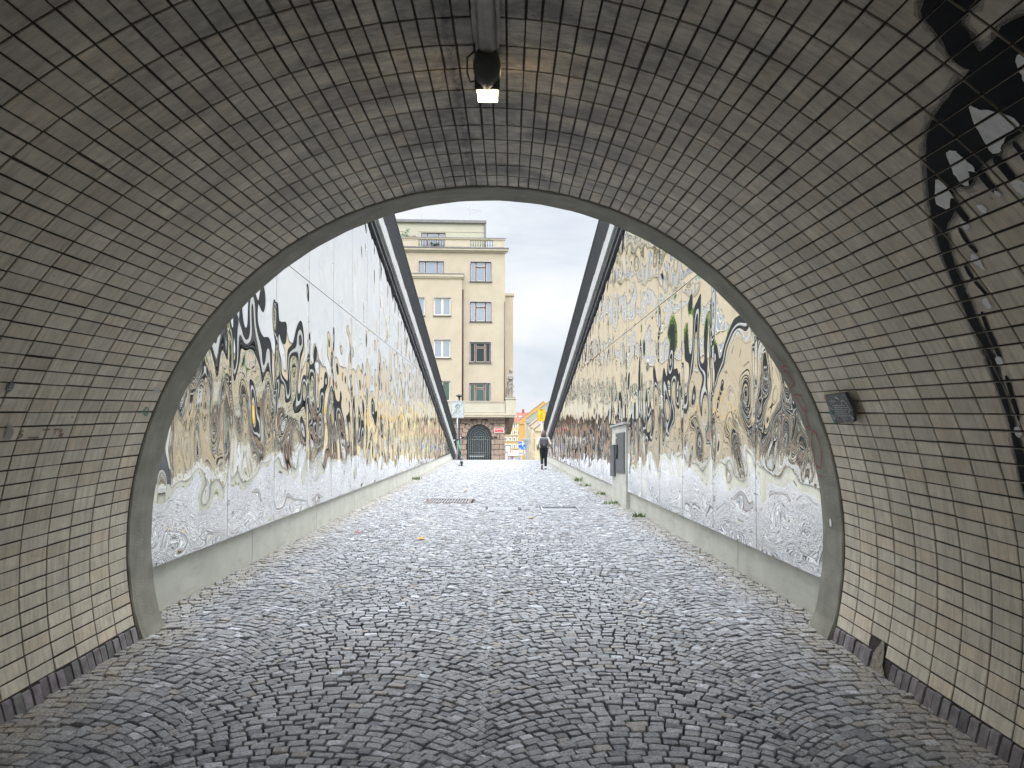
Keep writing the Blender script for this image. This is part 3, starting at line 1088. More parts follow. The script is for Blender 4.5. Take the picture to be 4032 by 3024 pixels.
arcs(-1.2, JY - .07, 1.56, .98, .069, .80)
arcs(JY + .09, 49, 1.72, 1.25, .073, .4)
x = -2.8
while x < 2.8:                                  # straight courses of larger setts across the joint
    w_ = random.uniform(.10, .15)
    put([(x, JY - .075), (x + w_, JY - .075), (x + w_, JY - .004), (x, JY - .004)])
    put([(x, JY + .018), (x + w_, JY + .018), (x + w_, JY + .088), (x, JY + .088)])
    x += w_
S = np.array(setts)                             # n,4,2
n = len(S)
cen = S.mean(axis=1, keepdims=True)
cyv = cen[:, 0, 1]
jo = np.where(cyv < 9, .0047, .0046)[:, None, None]
ed = S - cen
ln = np.linalg.norm(ed, axis=2, keepdims=True)
S = cen + ed * (1 - jo / ln * 1.35) + RNG.normal(0, .0024, S.shape)
gzv = np.vectorize(gz)(cyv)
dz = RNG.normal(0, .0035, n)
tilt = RNG.normal(0, .05, (n, 2))


def zof(P):
    d = P - cen
    return gzv[:, None] - .0304 * d[..., 1] * (cyv > Y2)[:, None] + dz[:, None] + d[..., 0] * tilt[:, None, 0] + d[..., 1] * tilt[:, None, 1]


tone = np.clip(RNG.normal(1, .12, n), .6, 1.4)
base = np.array([.325, .331, .345])
colr = base[None] * tone[:, None]
u = RNG.random(n)
colr[u < .035] *= (1.55, 1.58, 1.62)
colr[(u > .035) & (u < .12)] *= (.66, .67, .70)
colr[(u > .12) & (u < .17)] *= (1.06, .97, .87)
# dust blown along the foot of the walls
xe = np.minimum(np.abs(cen[:, 0, 0] - np.vectorize(left_edge)(cyv)), np.abs(cen[:, 0, 0] - np.vectorize(right_edge)(cyv)))
dust = np.clip(1.25 - xe / .36, 0, 1)[:, None] * RNG.uniform(.35, 1, (n, 1)) * .85
colr = colr * (1 - dust) + np.array([.36, .325, .265]) * dust
near = cyv < 10.0
# --- near: rounded eight sided stones
def eight(P, f):
    out = []
    for k in range(4):
        p, q, r = P[:, k - 1], P[:, k], P[:, (k + 1) % 4]
        out += [q + (p - q) * f, q + (r - q) * f]
    return np.stack(out, 1)
Sn = S.copy()
E8 = eight(Sn, .09)
E8 = E8 + RNG.normal(0, .0013, E8.shape)
def ring(scale, drop):
    P = cen + (E8 - cen) * scale
    z = zof(P) - drop
    return np.concatenate([P, z[..., None]], axis=2)
R0 = ring(1.0, .045); R1 = ring(1.0, .007); R2 = ring(.955, .0018); R3 = ring(.78, .0)
R3[..., 2] += RNG.normal(0, .0011, R3.shape[:2])
ctr = np.concatenate([cen, (zof(cen) + .0008)[..., None]], axis=2)
AllN = np.concatenate([R0, R1, R2, R3, ctr], axis=1)[near]      # 33 verts
nn_ = len(AllN)
bN = np.arange(nn_)[:, None] * 33
qn = []
for lev in range(3):
    for k in range(8):
        k2 = (k + 1) % 8
        qn.append(bN + np.array([lev * 8 + k, lev * 8 + k2, lev * 8 + 8 + k2, lev * 8 + 8 + k]))
tn = [bN + np.array([24 + k, 24 + (k + 1) % 8, 32]) for k in range(8)]
# --- far: four sided with a worn edge
def ring4(scale, drop):
    P = cen + (S - cen) * scale
    return np.concatenate([P, (zof(P) - drop)[..., None]], axis=2)
AllF = np.concatenate([ring4(1.0, .045), ring4(1.0, .008), ring4(.86, 0)], axis=1)[~near]
nf_ = len(AllF)
bF = nn_ * 33 + np.arange(nf_)[:, None] * 12
qf = []
for lev in range(2):
    for k in range(4):
        k2 = (k + 1) % 4
        qf.append(bF + np.array([lev * 4 + k, lev * 4 + k2, lev * 4 + 4 + k2, lev * 4 + 4 + k]))
qf.append(bF + np.array([8, 9, 10, 11]))
Vp = np.concatenate([AllN.reshape(-1, 3), AllF.reshape(-1, 3)])
tp = np.concatenate([np.repeat(colr[near], 33, 0), np.repeat(colr[~near], 12, 0)])
tp = np.concatenate([tp, np.ones((len(tp), 1))], axis=1)
quads = np.concatenate(qn + qf)
tris = np.concatenate(tn)
# bed under the stones
ybed = [-13, -1.4, -1, Y2] + [Y2 + .01] + [Y2 + i for i in range(1, 44)]
bv = []
for y in ybed:
    for k in range(12):
        bv.append((-3.1 + 6.1 * k / 11 + (SK * max(0, y - Y2)), y, gz(y) - (.032 if y > -1.1 else .004)))
b0 = len(Vp)
bq = []
for i in range(len(ybed) - 1):
    for k in range(11):
        xm = bv[i * 12 + k][0]; ym = (ybed[i] + ybed[i + 1]) / 2
        bq.append((b0 + i * 12 + k, b0 + i * 12 + k + 1, b0 + (i + 1) * 12 + k + 1, b0 + (i + 1) * 12 + k))
bq = np.array(bq)
Vp = np.concatenate([Vp, np.array(bv)])
tp = np.concatenate([tp, np.ones((len(bv), 4))])
mi = np.concatenate([np.zeros(len(quads)), np.ones(len(bq)), np.zeros(len(tris))])
pv = npmesh('paving', Vp, None, ['sett', 'filler'], tint=tp, mi=mi, faces=[np.concatenate([quads, bq]), tris])
props(pv, kind='structure')

# drains and cover let into the ramp
def flat(mb, x0, x1, y0, y1, z, h, mi=0):
    mb.box(x0, x1, y0, y1, -h, 0, mi, T=lambda a, b_, c: (a, b_, gz(b_) + z + c))
dr = thing('drain_grate', 'wide cast iron drain grate with slots, left of the middle of the ramp', 'drain', (-1.12, 16.8, gz(16.8)))
mb = MB()
for (a, b_, c, d) in ((-1.62, -1.57, 16.3, 17.3), (-.71, -.66, 16.3, 17.3), (-1.57, -.71, 16.3, 16.35), (-1.57, -.71, 17.25, 17.3)):
    flat(mb, a, b_, c, d, .004, .06)
mb.build('frame', 'rust', dr)
mb = MB()
for k in range(14):
    x = -1.555 + k * .0625
    flat(mb, x, x + .026, 16.352, 17.248, .000, .04)
flat(mb, -1.57, -.71, 16.77, 16.83, -.002, .04)
mb.build('grate_bars', 'coverstone', dr)
mb = MB(); flat(mb, -1.6, -.68, 16.31, 17.29, -.05, .01); mb.build('pit', 'backing', dr)
cv = thing('access_cover', 'sunken metal access cover in a steel frame, right side of the ramp', 'cover', (1.16, 15.06, gz(15)))
mb = MB()
for (a, b_, c, d) in ((.80, .825, 14.64, 15.48), (1.515, 1.54, 14.64, 15.48), (.825, 1.515, 14.64, 14.665), (.825, 1.515, 15.455, 15.48)):
    flat(mb, a, b_, c, d, .006, .06)
mb.build('frame', 'steel', cv)
mb = MB(); flat(mb, .826, 1.514, 14.666, 15.454, -.028, .01); mb.build('plate', 'coverstone', cv)
sc_ = thing('access_cover', 'small flat metal cover flush with the cobbles, middle of the ramp', 'cover', (.04, 15.17, gz(15.1)))
mb = MB(); flat(mb, -.26, .34, 14.84, 15.50, -.002, .05); mb.build('plate', 'coverstone', sc_, bevel=.004)
mb = MB()
for k in range(9):
    flat(mb, -.23 + k * .062, -.205 + k * .062, 14.88, 15.46, .001, .01)
mb.build('ribs', 'coverstone', sc_)

# ================================================================== MIRROR WALLS
FIELD = {}


def ripple(Y, Z, seed, amp):
    r = np.random.default_rng(seed)
    out = np.zeros_like(Y)
    K = 70
    for _ in range(K):
        lam = math.exp(r.uniform(math.log(.36), math.log(1.5)))
        th = r.uniform(0, PI)
        k = 2 * PI / lam
        w = lam ** 1.0
        out += w / (2 * PI) * amp * math.sqrt(2 / K) * np.cos(k * (math.cos(th) * Y + math.sin(th) * Z) + r.uniform(0, 2 * PI))
    return out


WALLS = {
    -1: dict(face=XL + .04, pl=XL, end=CRL, zb=lambda y: .400 - .0312 * (y - Y2), zc=lambda y: 9.50 - .2285 * y,
             seams=[Y2 - .06] + [7.79 + 1.602 * k for k in range(26)], sz=3.27),
    1: dict(face=XR - .04, pl=XR, end=CRR, zb=lambda y: .335 - .0306 * (y - Y2), zc=lambda y: 9.14 - .2285 * y,
            seams=[Y2 - .06, 7.54, 9.06, 10.57, 12.08, 13.61, 15.14, 17.06] + [17.06 + 1.52 * k for k in range(1, 20)], sz=3.17),
}
AMP = .040


def slab(mb, poly, xa, xb, mi=0):
    """polygon in (y,z) between two x, following the skew of the ramp"""
    a = [(sx(xa, y), y, z) for y, z in poly]
    b_ = [(sx(xb, y), y, z) for y, z in poly]
    n_ = len(a)
    tri = tessellate_polygon([[Vector((0, y, z)) for y, z in poly]])
    fs = [tuple(t_) for t_ in tri] + [tuple(n_ + i for i in reversed(t_)) for t_ in tri]
    fs += [(i, (i + 1) % n_, n_ + (i + 1) % n_, n_ + i) for i in range(n_)]
    mb.add(a + b_, fs, mi)


for s, w in WALLS.items():
    side = 'left' if s < 0 else 'right'
    desc = {-1: 'tall retaining wall of rippled mirror steel on the left of the ramp, reflecting mostly sky',
            1: 'tall retaining wall of rippled mirror steel on the right of the ramp, reflecting the cream building'}[s]
    wall = thing('mirror_wall', desc, 'wall', (w['pl'], Y2, 0))
    f, pl, ye, zb, zc = w['face'], w['pl'], w['end'], w['zb'], w['zc']
    # plinth in cast lengths
    mb = MB()
    y = Y2 + .012
    j = 0
    cuts = [Y2 - .05]
    yy = 8.75 if s < 0 else 8.3
    while yy < ye - .6:
        cuts.append(yy); yy += 3.05
    cuts.append(ye)
    for a, b_ in zip(cuts[:-1], cuts[1:]):
        slab(mb, [(a + .004, gz(a) - .4), (b_ - .004, gz(b_) - .4), (b_ - .006, zb(b_)), (a + .006, zb(a))], pl, pl + s * .30)
    mb.build('plinth', 'plinth', wall, bevel=.006)
    # core behind the panels
    mb = MB()
    slab(mb, [(Y2 + .005, gz(Y2) - .4), (ye - .02, gz(ye) - .4), (ye - .02, max(zc(ye) - .02, zb(ye))), (Y2 + .005, zc(Y2) - .02)], f + s * .045, f + s * .42)
    mb.build('wall_core', 'backing', wall)
    # coping stones
    mb = MB()
    y = Y2 + .02
    while y < ye - .2:
        y2 = min(y + 1.9, ye + .05)
        z0 = lambda q: zc(q)
        slab(mb, [(y + .004, zc(y)), (y2 - .004, zc(y2)), (y2 - .004, zc(y2) + .33), (y + .004, zc(y) + .36)], f - s * .15, f + s * .45)
        y = y2
    mb.build('coping', 'coping', wall, bevel=.008)
    # dark sheet gutter and tube under the coping
    mb = MB()
    y = Y2 + .02
    while y < ye - 1.5:
        y2 = min(y + 2.4, ye)
        slab(mb, [(y, zc(y) - .01), (y2 - .02, zc(y2) - .01), (y2 - .02, zc(y2) - .13), (y, zc(y) - .13)], f - s * .10, f + s * .04)
        slab(mb, [(y, zc(y) - .19), (y2 - .05, zc(y2) - .19), (y2 - .05, zc(y2) - .25), (y, zc(y) - .25)], f - s * .06, f + s * .04)
        slab(mb, [(y + .1, zc(y + .1) - .13), (y + .2, zc(y + .2) - .13), (y + .2, zc(y + .2) - .34), (y + .1, zc(y + .1) - .34)], f - s * .012, f + s * .04)
        y = y2
    mb.build('gutter', 'beam', wall)
    # panels
    sm_ = w['seams']
    for k, (a, b_) in enumerate(zip(sm_[:-1], sm_[1:])):
        if a > ye - .8:
            break
        b_ = min(b_, ye - .05)
        top = lambda q: zc(q) - .36
        for lvl in (0, 1):
            def lo(q):
                base_ = zb(q) + .004
                if s > 0 and abs(a - 15.14) < .01:
                    base_ = 1.36
                return base_ if lvl == 0 else zb(q) + w['sz'] + .005
            def hi(q):
                return min(top(q), zb(q) + w['sz'] - .005) if lvl == 0 else top(q)
            if hi(a + .01) - lo(a + .01) < .12:
                continue
            g = .005
            ee = b_ - g
            if hi(ee) - lo(ee) < .03:                 # sloping end piece
                while ee > a + .2 and hi(ee) - lo(ee) < .03:
                    ee -= .04
            step = .03 if a < 24 else .042
            ny = max(4, int((ee - a) / step)); nz = max(3, int((hi(a) - lo(a)) / step))
            yy = np.linspace(a + g, ee, ny + 1)
            lo_ = np.array([lo(q) for q in yy]); hi_ = np.array([hi(q) for q in yy])
            tz = np.linspace(0, 1, nz + 1)
            Yg = np.repeat(yy[:, None], nz + 1, 1)
            Zg = lo_[:, None] * (1 - tz) + hi_[:, None] * tz
            D = ripple(Yg, Zg, 100 + (s > 0) * 500 + k * 2 + lvl, AMP)
            D += ripple(Yg * .35, Zg * .35, 900 + k, AMP * .35)
            ease = lambda q: q * q * (3 - 2 * q)
            D *= ease(np.clip(np.minimum(Yg - a, b_ - Yg) / .10, 0, 1)) * ease(np.clip(np.minimum(Zg - lo_[:, None], hi_[:, None] - Zg) / .08, 0, 1))
            X = f - s * (.012 + D) + SK * (Yg - Y2)
            G = np.stack([X, Yg, Zg], 2).reshape(-1, 3)
            i0 = (np.arange(ny)[:, None] * (nz + 1) + np.arange(nz)[None]).ravel()
            q = np.stack([i0, i0 + nz + 1, i0 + nz + 2, i0 + 1], 1)
            if s > 0:
                q = q[:, ::-1]
            npmesh('mirror_panel', G, q, ['mirror'], wall, smooth=True)
    # studs beside the seams
    mb = MB()
    for yv in sm_[1:]:
        if yv > 24:
            break
        for hz in (.55, 1.6, 2.7, 3.9, 4.9):
            z = zb(yv) + hz
            if z < zc(yv) - .5:
                for d in (-.035, .035):
                    mb.ball((sx(f - s * .014, yv), yv + d, z), (.008, .007, .007), 4)
    mb.build('panel_studs', 'steel', wall, smooth=True)

    # railing of upright flat bars on the coping
    rail = thing('railing', 'dark railing of close upright flat bars on top of the %s mirror wall' % side, 'railing', (w['pl'], Y2, 6))
    mb = MB()
    y = Y2 + .1
    xr = f - s * .10
    yend = ye + (1.4 if s < 0 else -.9)
    zt = lambda q: max(zc(q) + .365, gz(q) - .02)
    while y < yend:
        mb.add([(sx(x_, y + dy), y + dy, z_) for z_ in (zt(y) + .03, zt(y) + 1.08) for dy in (0, .012) for x_ in (xr, xr + s * .055)],
               [(0, 2, 3, 1), (4, 5, 7, 6), (0, 1, 5, 4), (2, 6, 7, 3), (0, 4, 6, 2), (1, 3, 7, 5)])
        y += .105
    mb.build('bars', 'darkmetal', rail)
    mb = MB()
    slab(mb, [(Y2 + .05, zt(Y2) + 1.10), (yend, zt(yend) + 1.10), (yend, zt(yend) + 1.13), (Y2 + .05, zt(Y2) + 1.13)], xr - s * .004, xr + s * .06)
    slab(mb, [(Y2 + .05, zt(Y2) + .05), (yend, zt(yend) + .05), (yend, zt(yend) + .02), (Y2 + .05, zt(Y2) + .02)], xr - s * .004, xr + s * .06)
    mb.build('handrail', 'darkmetal', rail)

# the earth the cutting is dug into, and the headwall over the tunnel mouth
mb = MB()
for s, w in WALLS.items():
    zt = lambda q: w['zc'](q) + .2
    ys_ = [Y2 - .1, 15, 25, 35, w['end']]
    for a, b_ in zip(ys_[:-1], ys_[1:]):
        xa = w['face'] + s * .43
        mb.add([(sx(xa, a), a, zt(a)), (s * 60, a, zt(a)), (s * 60, b_, zt(b_)), (sx(xa, b_), b_, zt(b_))], [(0, 1, 2, 3)])
    a = w['end']
    mb.add([(sx(xa, a), a, zt(a)), (s * 60, a, zt(a)), (s * 60, a, zt(a) - 3), (sx(xa, a), a, zt(a) - 3)], [(0, 1, 2, 3)])
mb.add([(-60, Y2 - .1, 8.2), (60, Y2 - .1, 8.2), (60, -13.5, 8.2), (-60, -13.5, 8.2)], [(0, 1, 2, 3)])
o = mb.build('embankment', 'grass')
props(o, kind='structure')
hw = thing('headwall', 'plain concrete headwall around the tunnel mouth', 'wall', (0, Y2, 3.3))
mb = MB()
for y in (Y2 - .12, YB - .1):
    n_ = 48
    for k in range(n_):
        a0, a1 = A0 + (A1 - A0) * k / n_, A0 + (A1 - A0) * (k + 1) / n_
        def outp(a):
            c_, s_ = math.cos(a), math.sin(a)
            t_ = min(60 / max(abs(c_), 1e-6), (7.5 if s_ > 0 else 3.0) / max(abs(s_), 1e-6))
            return (c_ * t_, y, CZ + s_ * t_)
        mb.add([cylpt(y, a0, RT + .36), cylpt(y, a1, RT + .36), outp(a1), outp(a0)], [(0, 1, 2, 3)])
mb.build('face', 'concrete', hw)

# ---- utility cabinet let into the right wall
cab = thing('utility_cabinet', 'concrete pier with two dark grey cabinet doors let into the right mirror wall', 'cabinet', (sx(XR, 16), 16, gz(16)))
XP = XR - .075
mb = MB()
slab(mb, [(15.17, gz(15.2) - .3), (17.03, gz(17) - .3), (17.03, 1.27), (15.17, 1.38)], XP, XR + .30)
mb.build('pier', 'plinth', cab, bevel=.006)
mb = MB()
slab(mb, [(15.12, 1.385), (17.08, 1.275), (17.08, 1.315), (15.12, 1.425)], XP - .045, XR + .30)
mb.build('cap', 'coping', cab, bevel=.004)
mb = MB()
slab(mb, [(15.24, .40), (16.40, .32), (16.40, 1.16), (15.24, 1.23)], XP - .018, XP + .02)
d1 = mb.build('door', 'cabdoor', cab, bevel=.003)
mb = MB()
slab(mb, [(15.30, .45), (16.08, .40), (16.08, 1.13), (15.30, 1.18)], XP - .026, XP - .016)
slab(mb, [(16.10, .40), (16.35, .38), (16.35, 1.12), (16.10, 1.13)], XP - .023, XP - .016)
mb.build('leaf', 'cabdoor', d1, bevel=.002)
mb = MB()
slab(mb, [(16.04, .68), (16.13, .68), (16.13, .94), (16.04, .94)], XP - .05, XP - .024)
slab(mb, [(16.07, .64), (16.22, .64), (16.22, .74), (16.07, .74)], XP - .06, XP - .03)
mb.build('handle', 'black', d1, bevel=.006)
mb = MB()
slab(mb, [(16.46, .24), (17.00, .20), (17.00, .88), (16.46, .92)], XP - .05, XP + .02)
d2 = mb.build('door', 'cabdoor', cab, bevel=.004)
mb = MB()
slab(mb, [(16.22, 1.06), (16.32, 1.06), (16.32, 1.09), (16.22, 1.09)], XP - .0265, XP - .0225)
mb.build('notice', 'whitep', d1)

# ---- weeds at the foot of the walls, leaves on the setts
def tuft(name, label, x, y, h, w_, n_, parent=None):
    mb = MB()
    r_ = random.Random(int(x * 100 + y * 10))
    for k in range(n_):
        a = r_.uniform(0, 2 * PI); rr = w_ * r_.random()
        bx, by = x + rr * math.cos(a), y + rr * math.sin(a) * 1.4
        hh = h * r_.uniform(.4, 1)
        lean = Vector((r_.uniform(-.8, .8), r_.uniform(-.8, .8), 0)) * hh
        d = Vector((math.cos(a), math.sin(a), 0)) * r_.uniform(.006, .014)
        p0 = Vector((bx, by, gz(by) - .01)); p1 = p0 + Vector((0, 0, hh * .6)) + lean * .4; p2 = p0 + Vector((0, 0, hh * .85)) + lean
        mb.add([p0 - d, p0 + d, p1 + d * .9, p1 - d * .9, p2], [(0, 1, 2, 3), (3, 2, 4)], 0)
    o = mb.build(name, 'leafmid')
    props(o, label, 'weed', 'weeds along the foot of the walls')
    return o


tuft('weed_tuft', 'green weed tuft at the foot of the left wall, the only one on that side', -2.85, 24.6, .17, .22, 60)
for (x, y, h, w_, n_, lab) in ((2.23, 29.5, .06, .42, 60, 'flat weed mat behind the walking woman, farthest of the right hand weeds'),
                               (2.35, 23.8, .22, .22, 50, 'upright weed with a pale stem by the right plinth, beyond the cabinet'),
                               (2.38, 21.6, .13, .24, 50, 'small dark weed tuft against the right plinth, a little beyond the cabinet'),
                               (2.42, 18.6, .11, .2, 40, 'weed tuft on the right just beyond the grey cabinet'),
                               (2.42, 16.2, .10, .26, 70, 'broad weed tuft in front of the grey cabinet pier'),
                               (2.47, 13.6, .13, .12, 30, 'yellowish single weed at the right plinth on the near side of the cabinet')):
    tuft('weed_tuft', lab, x, y, h, w_, n_)
for (x, y, m_, lab) in ((-2.05, 11.3, 'leafred', 'curled red brown leaf on the setts near the left plinth'),
                        (-1.05, 10.6, 'leafyellow', 'yellow leaf on the setts left of the middle'),
                        (.55, 13.2, 'leafyellow', 'ochre leaf on the setts right of the middle, near the cover'),
                        (-.95, 19.5, 'leafyellow', 'yellow leaf just beyond the drain grate')):
    mb = MB()
    r_ = random.Random(int(y * 7))
    an = r_.uniform(0, 6)
    pts = []
    for k in range(9):
        a = 2 * PI * k / 9
        rr = .055 * (1 + .45 * (k % 2))
        pts.append((x + rr * math.cos(a + an), y + rr * math.sin(a + an) * .8, gz(y) + .012 + .03 * r_.random()))
    mb.add(pts + [(x, y, gz(y) + .010)], [(i, (i + 1) % 9, 9) for i in range(9)])
    o = mb.build('fallen_leaf', m_)
    props(o, lab, 'leaf', 'leaves fallen on the paving')

# ================================================================== CORNER BUILDING
TH = .057
BX, BY = -.187, 62.0


def F(u, v, z):
    return (BX + u * math.cos(TH) - v * math.sin(TH), BY + u * math.sin(TH) + v * math.cos(TH), z)


bld = thing('corner_building', 'cream five storey corner building with a balustrade, set back penthouse and brown stone ground floor', 'building', F(-6, 4, gz(62)))


def wallgrid(mb, u0, u1, z0, z1, holes, v0, v1):
    us = sorted({u0, u1, *[h[0] for h in holes], *[h[1] for h in holes]})
    zs = sorted({z0, z1, *[h[2] for h in holes], *[h[3] for h in holes]})
    us = [u for u in us if u0 <= u <= u1]; zs = [z for z in zs if z0 <= z <= z1]
    for a, b_ in zip(us[:-1], us[1:]):
        run = None
        for c, d in zip(zs[:-1], zs[1:]):
            um, zm = (a + b_) / 2, (c + d) / 2
            inside = any(h[0] < um < h[1] and h[2] < zm < h[3] for h in holes)
            if inside:
                if run:
                    mb.box(a, b_, v0, v1, run[0], run[1], T=F)
                run = None
            else:
                run = (run[0], d) if run else (c, d)
        if run:
            mb.box(a, b_, v0, v1, run[0], run[1], T=F)


def window(u0, u1, z0, z1, v, style, glass='pane'):
    fm = 'maroon' if style in ('four', 'three', 'pent') else 'ivory'
    mb = MB()
    b_ = .055
    dv = (v + .10, v + .15)
    mb.box(u0, u1, *dv, z1 - b_, z1, T=F); mb.box(u0, u1, *dv, z0, z0 + b_, T=F)
    mb.box(u0, u0 + b_, *dv, z0 + b_, z1 - b_, T=F); mb.box(u1 - b_, u1, *dv, z0 + b_, z1 - b_, T=F)
    W_ = u1 - u0
    if style == 'two':
        m_ = (u0 + u1) / 2
        mb.box(m_ - .05, m_ + .05, v + .095, v + .15, z0 + b_, z1 - b_, T=F)
        panes = [(u0 + b_, m_ - .05), (m_ + .05, u1 - b_)]
        zz = [(z0 + b_, z1 - b_)] * 2
    else:
        a, c = u0 + W_ * .27, u0 + W_ * .73
        for q in (a, c):
            mb.box(q - .045, q + .045, v + .09, v + .15, z0 + b_, z1 - b_, T=F)
        panes = [(u0 + b_, a - .045), (a + .045, c - .045), (c + .045, u1 - b_)]
        zz = [(z0 + b_, z1 - b_)] * 3
        if style == 'four':
            h_ = z1 - (z1 - z0) * .27
            mb.box(a + .045, c - .045, v + .09, v + .15, h_ - .045, h_ + .045, T=F)
    w_ = mb.build('window', fm, bld)
    mb = MB()
    for (a, c), (d, e) in zip(panes, zz):
        mb.box(a - .01, c + .01, v + .125, v + .14, d - .01, e + .01, T=F)
    mb.build('pane', glass, w_)
    # pale inner casements
    mb = MB()
    for (a, c), (d, e) in zip(panes, zz):
        t_ = .028
        segs = [(d, e)]
        if style == 'four' and c - a > .5:
            h_ = z1 - (z1 - z0) * .27
            segs = [(d, h_ - .045), (h_ + .045, e)]
        for d2, e2 in segs:
            mb.box(a, c, v + .112, v + .124, e2 - t_, e2, T=F); mb.box(a, c, v + .112, v + .124, d2, d2 + t_, T=F)
            mb.box(a, a + t_, v + .112, v + .124, d2 + t_, e2 - t_, T=F); mb.box(c - t_, c, v + .112, v + .124, d2 + t_, e2 - t_, T=F)
    mb.build('casement', 'ivory', w_)
    if style != 'pent':
        mb = MB()
        g_ = .115
        zlow = z0 - (.10 if style != 'three' else 0)
        mb.box(u0 - g_, u1 + g_, v - .022, v + .10, z1, z1 + g_, T=F)
        mb.box(u0 - g_, u0, v - .022, v + .10, zlow, z1, T=F); mb.box(u1, u1 + g_, v - .022, v + .10, zlow, z1, T=F)
        mb.build('surround', 'surround', w_)
        if style != 'three':
            mb = MB()
            mb.box(u0 - .06, u1 + .06, v - .09, v + .09, z0 - .07, z0, T=F)
            mb.build('sill', 'sill', w_)
    if style != 'pent' and glass == 'pane':
        mb = MB()
        for (a, c), (d, e) in list(zip(panes, zz))[::2]:
            if c - a > .2:
                n_ = 7
                pts = [(a + (c - a) * k / n_, v + .150 + .012 * (k % 2)) for k in range(n_ + 1)]
                for p, q in zip(pts[:-1], pts[1:]):
                    mb.add([F(p[0], p[1], d), F(q[0], q[1], d), F(q[0], q[1], e), F(p[0], p[1], e)], [(0, 1, 2, 3)])
        mb.build('curtain', 'curtain', w_)


right_holes = [(-2.84, -1.13, 12.19, 13.80), (-2.85, -1.12, 8.91, 10.51), (-2.87, -1.15, 5.56, 7.22), (-2.88, -1.18, 2.20, 3.89)]
top_holes = [(-7.02 - 4.16 * k, -5.0 - 4.16 * k, 12.20, 13.80) for k in range(5)]
mb = MB()
wallgrid(mb, -27, 0, 1.02, 14.56, right_holes + top_holes, 0, .34)
mb.box(-.34, 0, .34, 14, 1.02, 14.56, T=F)
mb.box(-27, -26.6, .34, 14, -6, 14.56, T=F)
mb.box(-26.6, -.34, 13.6, 14, -9, 14.56, T=F)
mb.build('wall', 'cream', bld)
for h in right_holes[:2]:
    window(*h, 0, 'four')
window(*right_holes[2], 0, 'four', 'panedark')
window(*right_holes[3], 0, 'four', 'panegreen')
for h in top_holes:
    window(*h, 0, 'three')
# shallow projecting front on the left
bay_holes = []
cols = [(-5.76 - 2.08 * k, -4.43 - 2.08 * k) for k in range(9)]
for (a, c) in cols:
    bay_holes += [(a, c, 9.32, 10.75), (a, c, 5.90, 7.35), (a, c, 2.40, 4.02)]
VB = -.46
mb = MB()
wallgrid(mb, -26.5, -3.51, 1.02, 12.32, bay_holes, VB, -.003)
mb.build('projecting_front', 'cream', bld)
for i, h in enumerate(bay_holes):
    window(*h, VB, 'two', 'panegreen' if i % 3 == 2 else 'pane')
mb = MB()
for (a, c, z0, z1) in bay_holes[:9:3]:
    pass
mb.box(-26.5, -3.42, VB - .09, -.004, 12.32, 12.44, T=F)
mb.box(-26.5, -3.36, VB - .15, -.004, 12.44, 12.66, T=F)
mb.build('front_cornice', 'creamtrim', bld, bevel=.02)
mb = MB(); mb.box(-26.5, -3.33, VB - .18, -.005, 12.661, 12.73, T=F); mb.build('lead_flashing', 'roofgrey', bld)
mb = MB()
mb.box(-27, .12, -.14, .3, 14.56, 14.68, T=F); mb.box(-27.1, .24, -.26, .5, 14.681, 14.86, T=F)
mb.build('cornice', 'creamtrim', bld, bevel=.025)
mb = MB(); mb.box(-27.1, .29, -.31, .5, 14.861, 14.94, T=F); mb.build('lead_flashing', 'roofgrey', bld)
# balustrade
mb = MB()
ops = [(-2.9 - 4.22 * k, -.95 - 4.22 * k if k else -.95) for k in range(6)]
ops = [(-2.9, -.95), (-7.12, -4.9)] + [(-7.12 - 4.2 * k, -4.9 - 4.2 * k) for k in range(1, 5)]
wallgrid(mb, -27, -.02, 14.94, 15.62, [(a, c, 14.97, 15.56) for a, c in ops], -.02, .2)
for (a, c) in [(-4.9, -2.9), (-.95, -.02)] + [(-9.1 - 4.2 * k, -7.12 - 4.2 * k) for k in range(4)]:
    t_ = .12
    mb.box(a + t_, c - t_, -.035, -.021, 15.50, 15.54, T=F); mb.box(a + t_, c - t_, -.035, -.021, 15.02, 15.06, T=F)
    mb.box(a + t_, a + t_ + .04, -.035, -.021, 15.06, 15.50, T=F); mb.box(c - t_ - .04, c - t_, -.035, -.021, 15.06, 15.50, T=F)
bal = mb.build('balustrade', 'creamtrim', bld)
mb = MB(); mb.box(-27, .03, -.08, .26, 15.62, 15.72, T=F); mb.build('rail', 'creamtrim', bal, bevel=.02)
mb = MB(); mb.box(-27, .05, -.10, .28, 15.721, 15.77, T=F); mb.build('lead_flashing', 'roofgrey', bal)
for (a, c) in ops[:4]:
    mb = MB()
    n_ = int(round((c - a) / .205))
    for k in range(n_):
        u_ = a + (k + .5) * (c - a) / n_
        x, y, _ = F(u_, .08, 0)
        mb.lathe([(.018, 14.97), (.018, 15.12), (.034, 15.16), (.036, 15.22), (.018, 15.26), (.016, 15.44), (.03, 15.47), (.018, 15.5), (.018, 15.56)], (x, y, 0), 8)
    mb.build('balusters', 'ironblack', bal, smooth=True)
